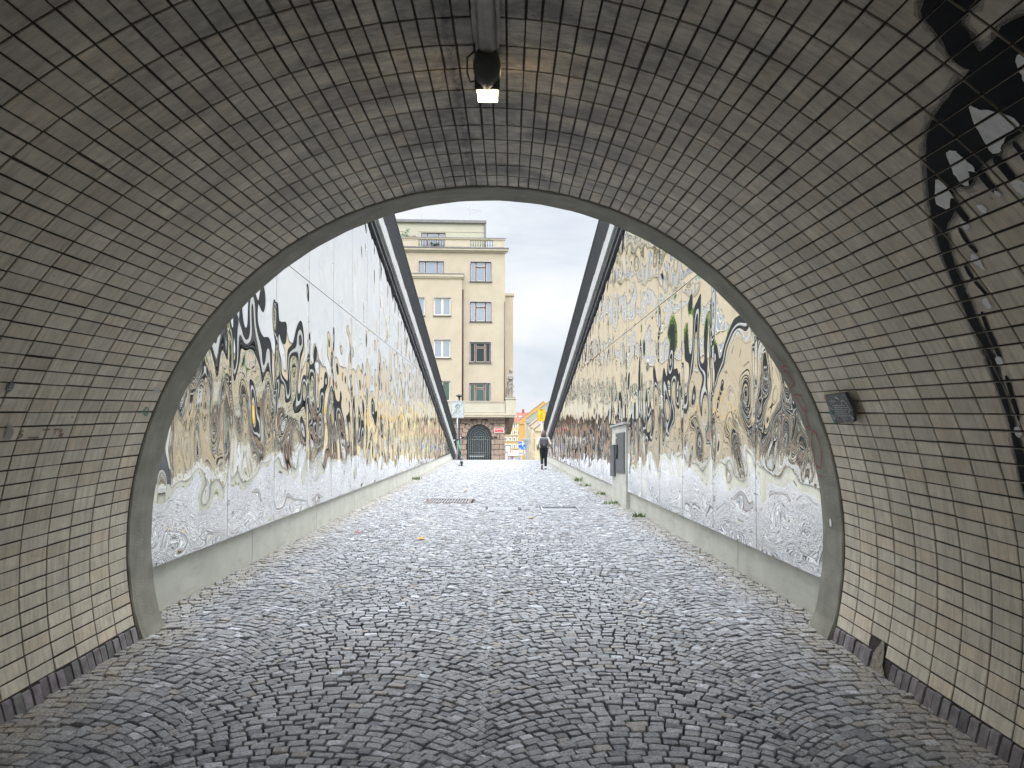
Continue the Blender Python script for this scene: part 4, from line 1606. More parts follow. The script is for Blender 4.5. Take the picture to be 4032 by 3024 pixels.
# penthouse
mb = MB()
wallgrid(mb, -25, -1.66, 14.94, 17.34, [(-6.95, -4.93, 15.0, 16.52), (-9.9, -8.72, 15.0, 16.55)], 1.6, 1.9)
mb.box(-1.96, -1.66, 1.9, 10, 14.94, 17.34, T=F)
ph = mb.build('penthouse', 'pent', bld)
mb = MB(); mb.box(-25, -1.665, 1.575, 1.6, 16.60, 16.63, T=F); mb.box(-8.45, -7.2, 1.58, 1.6, 15.0, 16.6, T=F); mb.build('pilaster', 'pent', ph)
window(-6.95, -4.93, 15.0, 16.52, 1.6, 'pent'); window(-9.9, -8.72, 15.0, 16.55, 1.6, 'pent')
mb = MB(); mb.box(-25.2, -1.5, 1.42, 10.2, 17.34, 17.60, T=F); mb.box(-1.66, -1.52, 1.47, 1.62, 14.94, 17.34, T=F)
mb.build('roof', 'roofgrey', bld, bevel=.02)
# downpipes
mb = MB(); mb.loft([F(-3.435, -.10, 11.5), F(-3.435, -.10, 2.4)], .062, 8)
mb.build('downpipe', 'pipe', bld, smooth=True)
mb = MB(); mb.loft([F(-.03, -.05, 10.55), F(-.03, -.05, 2.4)], .03, 8); mb.build('downpipe', 'pipe', bld, smooth=True)
# wing along the side street, on a sloping soffit
mb = MB()
mb.prism([F(.004, 1.2, 11.2), F(.004, 1.2, 1.12), F(.004, 6.6, -.34), F(.004, 14, -.34), F(.004, 14, 11.2)], Vector(F(.74, 0, 0)) - Vector(F(0, 0, 0)))
mb.build('side_wing', 'cream', bld)
mb = MB(); mb.box(.0, .83, 1.1, 14.1, 11.2, 11.45, T=F); mb.build('wing_cornice', 'creamtrim', bld, bevel=.02)
mb = MB()
mb.prism([F(-.30, .9, 1.10), F(-.30, 6.5, -.36), F(-.30, 6.5, -.50), F(-.30, .9, .95)], Vector(F(1.14, 0, 0)) - Vector(F(0, 0, 0)))
mb.build('soffit', 'stone', bld, tint=[(1.6, 1.55, 1.5, 1)] * 8)
# scrolled corbel under the corner
mb = MB()
pts = [F(.03, 1.0, z) for z in ()]
prof = [(.0, .92), (.34, .92), (.36, .78), (.27, .70), (.29, .56), (.20, .46), (.24, .30), (.16, .18), (.17, .02), (.09, -.12), (.10, -.28), (.0, -.40)]
mb.prism([F(.01 + u_, .25, z) for u_, z in prof], Vector(F(0, .5, 0)) - Vector(F(0, 0, 0)))
mb.build('corbel', 'stone', bld, tint=[(.55, .55, .55, 1)] * (len(prof) * 2), bevel=.02)
# balcony with a statue pedestal
mb = MB()
VP = -.62
mb.box(-26.5, -.02, VP, VP + .2, 1.40, 2.36, T=F)
mb.box(.02, .86, VP, 1.2, 1.12, 2.58, T=F)
bc = mb.build('balcony', 'balc', bld)
mb = MB()
mb.box(-26.5, -.03, VP - .05, VP + .25, 2.361, 2.43, T=F)
mb.box(-26.5, -.0, VP - .04, -.003, 1.26, 1.40, T=F); mb.box(-26.5, -.0, VP - .01, -.003, 1.12, 1.26, T=F)
mb.box(.0, .90, VP - .045, 1.22, 1.26, 1.40, T=F)
for (a, c) in ((-3.32, -.06), (-7.0, -3.5), (-10.7, -7.2)):
    mb.box(a, c, VP - .02, VP - .001, 2.25, 2.29, T=F); mb.box(a, c, VP - .02, VP - .001, 1.50, 1.54, T=F)
    mb.box(a, a + .04, VP - .02, VP - .001, 1.54, 2.25, T=F); mb.box(c - .04, c, VP - .02, VP - .001, 1.54, 2.25, T=F)
mb.build('mouldings', 'creamtrim', bc, bevel=.012)
mb = MB(); mb.box(-.01, .91, VP - .06, 1.24, 2.581, 2.65, T=F); mb.build('pedestal_cap', 'balc', bc, bevel=.015)
# rusticated ground floor
mb = MB()
mb.box(-27, .0, .12, .5, -9, 1.02, T=F)
mb.box(-27, -.02, VP + .05, .12, 1.02, 1.118, T=F)
mb.box(-.4, -.0, .5, 14, -9, 1.02, T=F)
mb.build('ground_floor_core', 'stonejoint', bld)
mb = MB(); tt = []
UC, RA, ZS = -2.085, .985, -.47
ch = .425
r_ = random.Random(5)
for i in range(20):
    z1 = 1.01 - i * ch
    z0 = z1 - ch + .03
    zm = (z0 + z1) / 2
    off = (i % 2) * .45
    u1 = 0.0
    first = True
    while u1 > -26.5:
        L_ = .45 if (first and off) else .9 * r_.uniform(.9, 1.1)
        first = False
        u0 = u1 - L_ + .028
        lim = 0
        if zm < ZS:
            lim = RA + .0
        elif zm < ZS + RA + .46:
            lim = math.sqrt(max(0, (RA + .46) ** 2 - (zm - ZS) ** 2))
        segs = [(u0, u1)]
        if lim:
            a, c = UC - lim - .012, UC + lim + .012
            segs = [(u0, min(u1, a)), (max(u0, c), u1)] if (u0 < c and u1 > a) else segs
        for p, q in segs:
            if q - p > .05:
                mb.box(p, q, -.035 + r_.uniform(-.008, .008), .13, z0, z1, T=F)
                c_ = r_.uniform(.86, 1.12); tt += [(c_, c_, c_, 1)] * 8
        u1 = u0 - .028
mb.build('stone_blocks', 'stone', bld, tint=tt, bevel=.022)
mb = MB(); tt = []
nv = 11
for k in range(nv):
    a0 = PI * k / nv + .014; a1 = PI * (k + 1) / nv - .014
    ro = RA + .44 + (.05 if k == 5 else 0)
    q = []
    for a, rr in ((a0, RA + .03), (a0, ro), ((a0 + a1) / 2, ro + .01), (a1, ro), (a1, RA + .03), ((a0 + a1) / 2, RA + .03)):
        q.append(F(UC + rr * math.cos(a), -.045 - (.06 if k == 5 else 0), ZS + rr * math.sin(a)))
    mb.prism(q, Vector(F(0, .17, 0)) - Vector(F(0, 0, 0)))
    c_ = r_.uniform(.9, 1.12); tt += [(c_, c_, c_, 1)] * 12
mb.build('arch_stones', 'stone', bld, tint=tt, bevel=.015)
mb = MB()
mb.prism([F(UC - .22, -.14, 1.10), F(UC + .22, -.14, 1.10), F(UC + .13, -.14, .56), F(UC - .13, -.14, .56)], Vector(F(0, .2, 0)) - Vector(F(0, 0, 0)))
mb.ball(F(UC, -.16, .86), (.11, .07, .15), 6)
mb.build('keystone', 'stone', bld, tint=[(1.05, 1.05, 1.05, 1)] * len(mb.v), bevel=.02)
# arched gate with glass behind wrought iron
mb = MB()
zd = -4.2
q = [F(UC - RA, .095, zd), F(UC + RA, .095, zd)] + [F(UC + RA * math.cos(PI * k / 20), .095, ZS + RA * math.sin(PI * k / 20)) for k in range(21)]
mb.prism(q, Vector(F(0, .02, 0)) - Vector(F(0, 0, 0)))
gate = mb.build('arched_gate', 'panedark', bld)
mb = MB()
def bar(p, q, r=.016):
    mb.loft([F(*p), F(*q)], r, 6)
for k in range(11):
    u_ = UC - .86 + .172 * k
    bar((u_, .06, zd), (u_, .06, ZS - .02))
for z in (ZS - .0, ZS - .24, -1.75, -1.95):
    bar((UC - RA, .06, z), (UC + RA, .06, z), .022)
for rr in (.22, .40, .58, .76, .93):
    p = [F(UC + rr * math.cos(PI * k / 18), .06, ZS + rr * math.sin(PI * k / 18)) for k in range(19)]
    mb.loft(p, .017, 6)
for k in range(1, 12):
    a = PI * k / 12
    mb.loft([F(UC + .93 * math.cos(a), .06, ZS + .93 * math.sin(a)), F(UC + RA * math.cos(a), .06, ZS + RA * math.sin(a))], .012, 5)
for s_ in (-1, 1):
    mb.loft([F(UC + s_ * RA, .02, ZS - .1), F(UC + s_ * (RA + .17), -.06, ZS - .1)], .03, 6)
    mb.ball(F(UC + s_ * (RA + .19), -.07, ZS - .1), .06, 5)
mb.build('grille', 'iron', gate, smooth=True)
mb = MB()
mb.loft([F(UC - RA + .015, .03, zd)] + [F(UC + (RA - .015) * math.cos(PI - PI * k / 20), .03, ZS + (RA - .015) * math.sin(PI * k / 20)) for k in range(21)] + [F(UC + RA - .015, .03, zd)], .035, 6)
mb.build('gate_frame', 'ironblack', gate, smooth=True)
mb = MB()
for k in range(7):
    mb.box(UC - .78 + .172 * k + .02, UC - .78 + .172 * k + .15, .08, .09, -2.10, -2.0, T=F)
mb.build('notices', 'signgrey', gate)

# street name plate
sg = thing('street_sign', 'red enamel street name plate with white lettering on the brown stone corner', 'sign', F(-.47, -.05, .06))
mb = MB()
mb.box(-.86, -.08, -.075, -.05, -.13, .26, T=F)
mb.build('plate', 'whitep', sg, bevel=.004)
mb = MB()
mb.box(-.82, -.12, -.082, -.0755, -.095, .225, T=F)
mb.build('red_field', 'signred', sg, bevel=.02)
mb = MB()
tr, tu = Vector(F(1, 0, 0)) - Vector(F(0, 0, 0)), Vector((0, 0, 1))
text_mesh(mb, 'HARTIGOVA', .112, F(-.47, -.083, .10), tr, tu, .003, bold=.003)
text_mesh(mb, 'Žižkov - Praha 3', .058, F(-.47, -.083, -.035), tr, tu, .003, bold=.001)
mb.build('lettering', 'whitep', sg)

# aerials, terrace plants
an = thing('antenna', 'tall lattice of aerials with dipole arms on the penthouse roof', 'antenna', F(-2.9, 2.0, 17.6))
mb = MB()
b0_ = F(-2.88, 2.0, 17.5)
mb.loft([b0_, F(-2.88, 2.0, 19.3)], .025, 6)
for z, a, c in ((18.55, -.05, 1.05), (18.30, 0, .62), (18.42, -.1, .3)):
    mb.loft([F(-2.88 + a, 2.0, z + .12), F(-2.88 + c, 1.8, z)], .014, 5)
for k in range(6):
    mb.loft([F(-2.7 + .15 * k, 1.75, 18.64 - .02 * k), F(-2.7 + .15 * k, 2.1, 18.5 - .02 * k)], .008, 4)
mb.loft([F(-2.88, 2.0, 18.2), F(-2.3, 1.9, 18.45)], .014, 5)
for z in (18.7, 18.95, 19.15):
    mb.loft([F(-3.12, 2.0, z + .06), F(-2.68, 2.0, z)], .01, 4)
mb.box(-3.08, -2.98, 1.95, 2.02, 18.6, 18.95, T=F); mb.box(-2.80, -2.66, 1.95, 2.02, 17.66, 17.9, T=F); mb.box(-3.12, -2.98, 1.95, 2.02, 17.66, 17.9, T=F)
mb.build('mast', 'steel', an)
for (u_, z, lab) in ((-6.95, 18.6, 'thin straight rod standing on the left of the penthouse roof'), (-3.4, 17.95, 'short thin rod beside the aerials on the penthouse roof'), (.45, 11.95, 'short thin rod on the roof of the low side wing')):
    mb = MB()
    mb.loft([F(u_, 2.0, 17.5 if z > 13 else 11.4), F(u_, 2.0, z)], .022 if z > 18 else .012, 5)
    props(mb.build('roof_rod', 'steel'), lab, 'rod', 'rods on the roofs')


def crown(mb, c, r, n_, leaf, seed, mi=0, gap=.35):
    r_ = random.Random(seed)
    cl = []
    for _ in range(max(5, int(n_ / 55))):
        while True:
            p = Vector((r_.uniform(-1, 1), r_.uniform(-1, 1), r_.uniform(-1, 1)))
            if .25 < p.length < 1:
                break
        cl.append((Vector((p.x * r[0], p.y * r[1], p.z * r[2])), r_.uniform(.22, .42)))
    for _ in range(n_):
        cc, s_ = r_.choice(cl)
        d = Vector((r_.gauss(0, 1), r_.gauss(0, 1), r_.gauss(0, 1))) * s_ * .55
        p = Vector(c) + cc + Vector((d.x * r[0], d.y * r[1], d.z * r[2]))
        a = Vector((r_.gauss(0, 1), r_.gauss(0, 1), r_.gauss(0, 1))).normalized()
        b_ = a.cross(Vector((r_.gauss(0, 1), r_.gauss(0, 1), r_.gauss(0, 1)))).normalized()
        l = leaf * r_.uniform(.6, 1.3)
        mb.add([p - a * l, p + b_ * l * .45, p + a * l, p - b_ * l * .45], [(0, 1, 2, 3)], mi)
    return cl


ol = thing('olive_tree', 'thin leaved pale green small tree in a pot on the penthouse terrace', 'tree', F(-8.1, .9, 14.95))
mb = MB(); cl = crown(mb, F(-8.05, .9, 16.15), (.55, .4, .42), 420, .06, 4); mb.build('crown', 'leafolive', ol)
mb = MB()
mb.loft([F(-8.02, .9, 15.3), F(-8.05, .9, 15.7), F(-8.03, .9, 16.0)], [.03, .025, .015], 6)
for cc, s_ in cl[:6]:
    mb.loft([F(-8.04, .9, 15.75), Vector(F(-8.05, .9, 16.15)) + cc], [.015, .006], 5)
mb.build('trunk', 'bark', ol)
mb = MB(); mb.lathe([(.14, 14.95), (.19, 15.32), (.17, 15.32)], (F(-8.03, .9, 0)[0], F(-8.03, .9, 0)[1], 0), 12); mb.build('pot', 'pot', ol)
sh = thing('terrace_shrub', 'dark green shrub in a trough behind the left gap of the balustrade', 'shrub', F(-5.65, .6, 14.95))
mb = MB(); crown(mb, F(-5.65, .6, 15.36), (.48, .22, .26), 420, .055, 9); mb.build('foliage', 'leafdark', sh)
mb = MB(); mb.box(-6.1, -5.2, .45, .75, 14.945, 15.14, T=F); mb.build('trough', 'pot', sh)
fr = thing('folding_rack', 'small brown and white folding rack beside the potted tree on the terrace', 'rack', F(-7.45, .8, 14.95))
mb = MB()
for a, c in ((-7.62, -7.5), (-7.5, -7.62), (-7.44, -7.36), (-7.36, -7.44)):
    mb.loft([F(a, .8, 14.95), F(c, .85, 16.12)], .02, 5)
mb.loft([F(-7.64, .82, 16.0), F(-7.36, .82, 16.0)], .02, 5)
mb.build('frame', 'boardframe', fr)
mb = MB(); mb.loft([F(-7.28, .8, 14.95), F(-7.26, .8, 16.4)], .012, 5); mb.loft([F(-7.26, .8, 16.4), F(-7.05, .8, 15.6)], .012, 5); mb.loft([F(-7.05, .8, 15.6), F(-7.05, .8, 14.95)], .012, 5)
mb.build('support', 'steel', fr)

# ================================================================== FIGURES
def fuse(o, voxel, smooth_it=2):
    """one continuous skin from overlapping limbs"""
    r = o.modifiers.new('fuse', 'REMESH'); r.mode = 'VOXEL'; r.voxel_size = voxel; r.use_smooth_shade = True
    if smooth_it:
        s_ = o.modifiers.new('soften', 'SMOOTH'); s_.iterations = smooth_it; s_.factor = .5
    return o


# ---- statue
st = thing('statue', 'weathered stone statue of a standing man with folded arms on the balcony corner pedestal', 'statue', F(.45, -.3, 2.65))
ST = lambda u, v, z: F(.45 + u, -.05 + v, 2.65 + z)
K = 2.40 / 2.42
mb = MB()
def sl(pts, rad, n=10):
    mb.loft([ST(*p) for p in pts], rad, n)
# right leg (our right, straight) and trailing bent leg
sl([(.10, 0, 1.30), (.12, -.04, .78), (.14, .0, .22), (.14, .0, .14)], [(.125, .13), (.085, .09), (.055, .06), (.055, .07)])
sl([(.14, .04, .17), (.15, -.10, .15), (.16, -.22, .135)], [(.06, .06), (.06, .05), (.045, .03)])
sl([(-.04, .02, 1.30), (-.08, -.10, .82), (-.20, .06, .26), (-.21, .06, .15)], [(.125, .13), (.09, .095), (.06, .065), (.055, .07)])
sl([(-.21, .09, .17), (-.22, -.04, .15), (-.22, -.15, .13)], [(.055, .055), (.055, .045), (.04, .03)])
# torso, slightly arched, head bowed to the right
sl([(.03, .02, 1.22), (.02, .0, 1.40), (-.01, -.01, 1.58), (-.05, .0, 1.80), (-.05, .02, 1.92), (-.01, .02, 2.0)],
   [(.15, .20), (.13, .175), (.15, .185), (.16, .225), (.11, .19), (.07, .08)], 14)
sl([(-.02, .02, 1.96), (.03, .0, 2.08), (.06, -.02, 2.16)], [.075, .07, .07])
mb.ball(ST(.075, -.03, 2.22), (.105, .115, .135), 10)
sl([(.14, -.10, 2.19), (.175, -.13, 2.17)], [.02, .014], 6)                       # nose
sl([(.12, -.09, 2.115), (.14, -.10, 2.10)], [.03, .02], 6)                        # chin
mb.ball(ST(.03, .02, 2.27), (.12, .12, .13), 8)                                   # hair cap
sl([(-.03, .05, 2.24), (-.07, .06, 2.08), (-.09, .06, 1.96)], [.08, .06, .04], 8)  # hair at the nape
# folded arms
sl([(-.25, .0, 1.86), (-.29, -.12, 1.62), (-.04, -.24, 1.60), (.14, -.20, 1.68)], [.075, .07, .058, .042])
sl([(.17, .0, 1.84), (.21, -.12, 1.62), (.02, -.26, 1.56), (-.14, -.22, 1.62)], [.075, .068, .055, .04])
for k in range(4):
    sl([(.13, -.21 - .005 * k, 1.69 - .022 * k), (.19, -.19, 1.70 - .024 * k), (.21, -.15, 1.70 - .025 * k)], [.014, .013, .010], 6)
    sl([(-.13, -.23, 1.64 - .022 * k), (-.19, -.20, 1.64 - .024 * k), (-.22, -.16, 1.63 - .025 * k)], [.014, .013, .010], 6)
sl([(.13, -.22, 1.70), (.16, -.23, 1.74), (.18, -.22, 1.76)], [.016, .014, .011], 6)
sl([(-.13, -.24, 1.64), (-.15, -.25, 1.68), (-.17, -.24, 1.70)], [.016, .014, .011], 6)
mb.ball(ST(.06, -.13, 1.20), (.05, .05, .06), 6)
body = mb.build('body', 'statue', st, smooth=True)
fuse(body, .022, 3)
mb = MB()
sl([(-.12, .12, 1.36), (-.13, .10, 1.0), (-.20, .12, .6), (-.27, .13, .13)], [(.07, .16), (.10, .16), (.13, .15), (.11, .14)], 10)
sl([(-.20, .10, .95), (-.30, .08, .82), (-.30, .08, .62), (-.22, .1, .5)], [.05, .08, .07, .05], 8)
for k in range(5):
    sl([(-.10 - .04 * k, -.02 + .03 * k, 1.25 - .08 * k), (-.14 - .04 * k, 0, .8), (-.20 - .035 * k, .02, .13)], [.03, .035, .03], 6)
dr_ = mb.build('drapery', 'statue', st, smooth=True); fuse(dr_, .022, 3)
mb = MB()
sl([(.22, .02, 1.02), (.26, .02, .98), (.30, .02, .96)], [.05, .075, .05], 8)
sl([(.22, .02, 1.0), (.17, .06, 1.25)], [.03, .03], 6)
sl([(.19, .02, .50), (.28, .0, .58), (.36, -.02, .64)], [.018, .016, .012], 6)
mb.build('attribute', 'statue', st, smooth=True)
mb = MB(); mb.box(.45 - .37, .45 + .36, -.05 - .34, -.05 + .34, 2.65, 2.78, T=F); mb.build('base', 'statue', st, bevel=.02)


# ---- people
def figure(root, X, Y, Z, H, face, P, cl):
    """P: joints in a 1.65 m figure, x right, y ahead, z up; face = +1 looks along +y, -1 towards the camera"""
    s_ = H / 1.65
    T_ = lambda p: (X + p[0] * s_ * face, Y + p[1] * s_ * face, Z + p[2] * s_)

    def lo(mb, pts, rad, n=10, up=None):
        rr = [tuple(q * s_ for q in r) if isinstance(r, tuple) else r * s_ for r in rad]
        mb.loft([T_(p) for p in pts], rr, n, up=up)
    mid = lambda a, b_, t_: tuple(a[i] + (b_[i] - a[i]) * t_ for i in range(3))
    # the body itself
    mb = MB()
    for sd in ('l', 'r'):
        h, k, a, t_ = P['hip' + sd], P['knee' + sd], P['ank' + sd], P['toe' + sd]
        lo(mb, [h, mid(h, k, .5), k, mid(k, a, .35), a], [.078, .068, .05, .052, .035])
        lo(mb, [a, mid(a, t_, .5), t_], [.036, .036, .026], 8)
        sh_, e, w_ = P['sho' + sd], P['elb' + sd], P['wri' + sd]
        lo(mb, [sh_, mid(sh_, e, .5), e, mid(e, w_, .4), w_], [.050, .043, .036, .034, .024], 8)
        # hand: palm, four curled fingers, thumb
        d = Vector(w_) - Vector(e); d.normalize()
        sd_ = 1 if sd == 'r' else -1
        fw = Vector((0, 1, 0)) - d * d.y
        fw.normalize()
        lat = d.cross(fw)
        pw = Vector(w_) + d * .075
        lo(mb, [w_, tuple(Vector(w_) + d * .04), tuple(pw)], [(.022, .018), (.036, .016), (.036, .014)], 8, up=tuple(fw))
        for q in range(4):
            b0 = pw + fw * (.026 - .017 * q)
            ln_ = (.060, .068, .064, .048)[q]
            b1 = b0 + d * ln_ * .55 - lat * sd_ * .010
            b2 = b0 + d * ln_ * .85 - lat * sd_ * .030
            lo(mb, [tuple(b0 - d * .015), tuple(b1), tuple(b2)], [.010, .009, .007], 6)
        b0 = Vector(w_) + d * .03 + fw * .030
        lo(mb, [tuple(b0), tuple(b0 + fw * .022 + d * .025), tuple(b0 + fw * .024 + d * .052 - lat * sd_ * .012)], [.012, .010, .008], 6)
    lo(mb, [P['pel'], P['waist'], P['chest'], P['shc'], P['neck']], [(.10, .150), (.085, .125), (.10, .150), (.075, .165), (.05, .052)], 14, up=(0, 1, 0))
    nk, hd = P['neck'], P['head']
    lo(mb, [mid(P['shc'], nk, .4), nk, mid(nk, hd, .6)], [.055, .05, .055], 10)
    hc = T_(hd)
    mb.ball(hc, (.072 * s_, .09 * s_, .108 * s_), 10)
    mb.ball(T_((hd[0], hd[1] + .035, hd[2] - .055)), (.05 * s_, .05 * s_, .055 * s_), 8)
    lo(mb, [(hd[0], hd[1] + .085, hd[2] + .005), (hd[0], hd[1] + .108, hd[2] - .022), (hd[0], hd[1] + .088, hd[2] - .03)], [.010, .014, .010], 6)
    for e_ in (-1, 1):
        mb.ball(T_((hd[0] + e_ * .073, hd[1] - .005, hd[2] - .005)), (.012 * s_, .022 * s_, .03 * s_), 6)
    b_ = mb.build('body', 'skin', root, smooth=True)
    fuse(b_, .0085, 1)
    mb = MB()
    for e_ in (-1, 1):
        mb.ball(T_((hd[0] + e_ * .03, hd[1] + .083, hd[2] + .012)), (.011 * s_, .008 * s_, .007 * s_), 6)
    lo(mb, [(hd[0] - .022, hd[1] + .086, hd[2] - .055), (hd[0] + .022, hd[1] + .086, hd[2] - .055)], [.005, .005], 6)
    mb.build('face', 'trouserblack', b_, smooth=True)
    # trousers
    mb = MB()
    for sd in ('l', 'r'):
        h, k, a = P['hip' + sd], P['knee' + sd], P['ank' + sd]
        cuff = mid(k, a, .88)
        lo(mb, [(h[0] * .9, h[1], h[2] + .06), h, mid(h, k, .5), k, mid(k, a, .45), cuff], [.098, .105, .088, .070, .062, .054], 12)
    pl_ = P['pel']
    lo(mb, [(pl_[0], pl_[1] - .01, pl_[2] - .08), (pl_[0], pl_[1] - .015, pl_[2]), (pl_[0], pl_[1], pl_[2] + .10)], [(.12, .155), (.125, .165), (.10, .145)], 14, up=(0, 1, 0))
    o = mb.build('trousers', cl['trousers'], root, smooth=True); fuse(o, .012, 2)
    # jacket
    mb = MB()
    w_ = P['waist']
    lo(mb, [(pl_[0], pl_[1], pl_[2] + .03), w_, P['chest'], P['shc'], mid(P['shc'], nk, .6)], [(.135, .185), (.120, .165), (.125, .180), (.095, .185), (.065, .07)], 16, up=(0, 1, 0))
    for sd in ('l', 'r'):
        sh_, e, wr = P['sho' + sd], P['elb' + sd], P['wri' + sd]
        lo(mb, [mid(sh_, P['shc'], .25), sh_, mid(sh_, e, .5), e] + ([mid(e, wr, .3)] if cl.get('cuff') else [mid(e, wr, .9)]), [.075, .073, .066, .062, .055], 10)
    o = mb.build('jacket', cl['jacket'], root, smooth=True); fuse(o, .012, 2)
    if cl.get('cuff'):
        for sd in ('l', 'r'):
            mb = MB()
            e, wr = P['elb' + sd], P['wri' + sd]
            lo(mb, [mid(e, wr, .12), mid(e, wr, .5), mid(e, wr, .92)], [.065, .064, .046], 10)
            mb.build('sleeve', cl['cuff'], root, smooth=True)
    # shoes
    for sd in ('l', 'r'):
        a, t_ = Vector(P['ank' + sd]), Vector(P['toe' + sd])
        d = (t_ - a)
        dn = Vector((0, d.y, d.z)).normalized()
        down = Vector((0, -dn.z, dn.y)) * (-1 if dn.y > 0 else 1)
        heel = a - dn * .03 + down * .04
        mb = MB()
        lo(mb, [tuple(heel - dn * .035), tuple(heel), tuple(heel + dn * .09 - down * .008), tuple(heel + dn * .17 + down * .008), tuple(heel + dn * .225 + down * .012)],
           [(.022, .028), (.048, .042), (.044, .045), (.034, .046), (.018, .03)], 10, up=(1, 0, 0) if False else None)
        lo(mb, [tuple(a - down * .07), tuple(a), tuple(a + down * .03)], [.040, .044, .046], 10)
        o = mb.build('shoe', cl['shoe'], root, smooth=True)
        mb = MB()
        lo(mb, [tuple(heel - dn * .045 + down * .036), tuple(heel + dn * .05 + down * .034), tuple(heel + dn * .16 + down * .040), tuple(heel + dn * .235 + down * .03)],
           [(.036, .014), (.040, .014), (.046, .013), (.03, .012)], 10, up=(1, 0, 0))
        mb.build('sole', cl['sole'], o, smooth=True)
    return T_, lo


wx, wy = 1.60, 31.80
wz = gz(wy)
lady = thing('person', 'woman in a cream jacket and black trousers walking away uphill beside the right wall', 'person', (wx, wy, wz))
lady['label'] = 'woman in a cream jacket and black trousers walking away beside the right mirror wall'
PW = dict(hipl=(-.085, 0, .86), kneel=(-.075, .02, .47), ankl=(-.085, -.27, .175), toel=(-.080, -.225, .025),
          hipr=(.085, 0, .86), kneer=(.085, .06, .46), ankr=(.085, .06, .085), toer=(.10, .20, .035),
          shol=(-.17, .01, 1.335), elbl=(-.255, -.05, 1.08), wril=(-.245, .04, .83),
          shor=(.17, .01, 1.335), elbr=(.285, -.06, 1.10), wrir=(.215, .14, .98),
          pel=(0, 0, .90), waist=(0, .01, 1.06), chest=(0, .015, 1.24), shc=(0, .01, 1.36), neck=(0, .03, 1.43), head=(.0, .055, 1.545))
T_, lo = figure(lady, wx, wy, wz, 1.60, 1, PW, dict(trousers='trouserblack', jacket='jacketcream', cuff='jacketgrey', shoe='shoewhite', sole='sole'))
mb = MB()
mb.ball(T_((0, .035, 1.565)), (.092, .112, .112), 12)
lo(mb, [(0, .0, 1.60), (0, -.035, 1.52), (0, -.035, 1.44), (0, -.03, 1.40)], [(.075, .085), (.075, .095), (.06, .095), (.035, .085)], 12, up=(0, 1, 0))
for k in range(9):
    a = -1.2 + .3 * k
    lo(mb, [(math.sin(a) * .085, -.02 - .05 * math.cos(a), 1.56), (math.sin(a) * .098, -.03 - .05 * math.cos(a), 1.47), (math.sin(a) * .095, -.02 - .05 * math.cos(a), 1.385)], [.026, .022, .010], 6)
mb.build('hair', 'hairbrown', lady, smooth=True)
for sd in ('l', 'r'):
    mb = MB()
    k, a = Vector(PW['knee' + sd]), Vector(PW['ank' + sd])
    lo(mb, [tuple(k.lerp(a, .86)), tuple(k.lerp(a, 1.02))], [.044, .042], 10)
    mb.build('sock', 'whitep', lady, smooth=True)
pack = thing('backpack', 'dark grey backpack worn by the walking woman', 'backpack', T_((0, -.18, 1.2)))
mb = MB()
def pk(pts, hw):
    mb.prism([T_(p) for p in pts], Vector(T_((hw, 0, 0))) - Vector(T_((-hw, 0, 0))))
pk([(-.15, -.105, .93), (-.15, -.24, .95), (-.15, -.275, 1.05), (-.15, -.25, 1.24), (-.15, -.20, 1.33), (-.15, -.105, 1.35)], .15)
mb.build('bag', 'packgrey', pack, bevel=.03, seg=3, smooth=True)
mb = MB(); pk([(-.12, -.255, .98), (-.12, -.31, .99), (-.12, -.325, 1.08), (-.12, -.27, 1.19), (-.12, -.25, 1.19)], .12)
mb.build('front_pocket', 'packgrey', pack, bevel=.02, smooth=True)
mb = MB(); pk([(-.155, -.10, 1.27), (-.155, -.225, 1.25), (-.155, -.215, 1.35), (-.155, -.10, 1.385)], .155)
mb.build('lid', 'packlight', pack, bevel=.025, smooth=True)
mb = MB()
for e_ in (-1, 1):
    lo(mb, [(e_ * .09, -.11, 1.33), (e_ * .125, -.04, 1.42), (e_ * .135, .05, 1.40), (e_ * .14, .10, 1.28)], [(.032, .010)] * 4, 8)
    lo(mb, [(e_ * .145, -.13, 1.03), (e_ * .165, -.18, 1.08), (e_ * .165, -.20, 1.24)], [.016, .018, .014], 6)
mb.build('strap', 'packpink', pack, smooth=True)
mb = MB(); mb.box(T_((-.03, 0, 0))[0], T_((.03, 0, 0))[0], T_((0, -.335, 0))[1], T_((0, -.322, 0))[1], T_((0, 0, 1.05))[2], T_((0, 0, 1.075))[2])
mb.build('badge', 'signmid', pack)

mx, my = .44, 64.0
man = thing('person', 'man in a dark red cap, only his head and shoulders showing over the brow', 'person', (mx, my, gz(my)))
PM = dict(hipl=(-.09, 0, .86), kneel=(-.09, .02, .47), ankl=(-.09, -.02, .085), toel=(-.11, .13, .035),
          hipr=(.09, 0, .86), kneer=(.09, .05, .47), ankr=(.09, .10, .085), toer=(.11, .25, .035),
          shol=(-.19, .01, 1.345), elbl=(-.24, -.02, 1.08), wril=(-.235, .06, .84),
          shor=(.19, .01, 1.345), elbr=(.24, -.02, 1.08), wrir=(.235, .06, .84),
          pel=(0, 0, .90), waist=(0, .01, 1.06), chest=(0, .015, 1.24), shc=(0, .01, 1.37), neck=(0, .03, 1.44), head=(0, .05, 1.555))
hm = (-2.17 + .02) - gz(my)
T_, lo = figure(man, mx, my, gz(my), hm, -1, PM, dict(trousers='trouserblack', jacket='shirt', shoe='shoewhite', sole='sole'))
mb = MB()
mb.ball(T_((0, .03, 1.60)), (.10, .115, .075), 10)
lo(mb, [(0, .10, 1.595), (0, .18, 1.585)], [(.075, .014), (.05, .010)], 10, up=(1, 0, 0))
mb.build('cap', 'capred', man, smooth=True)

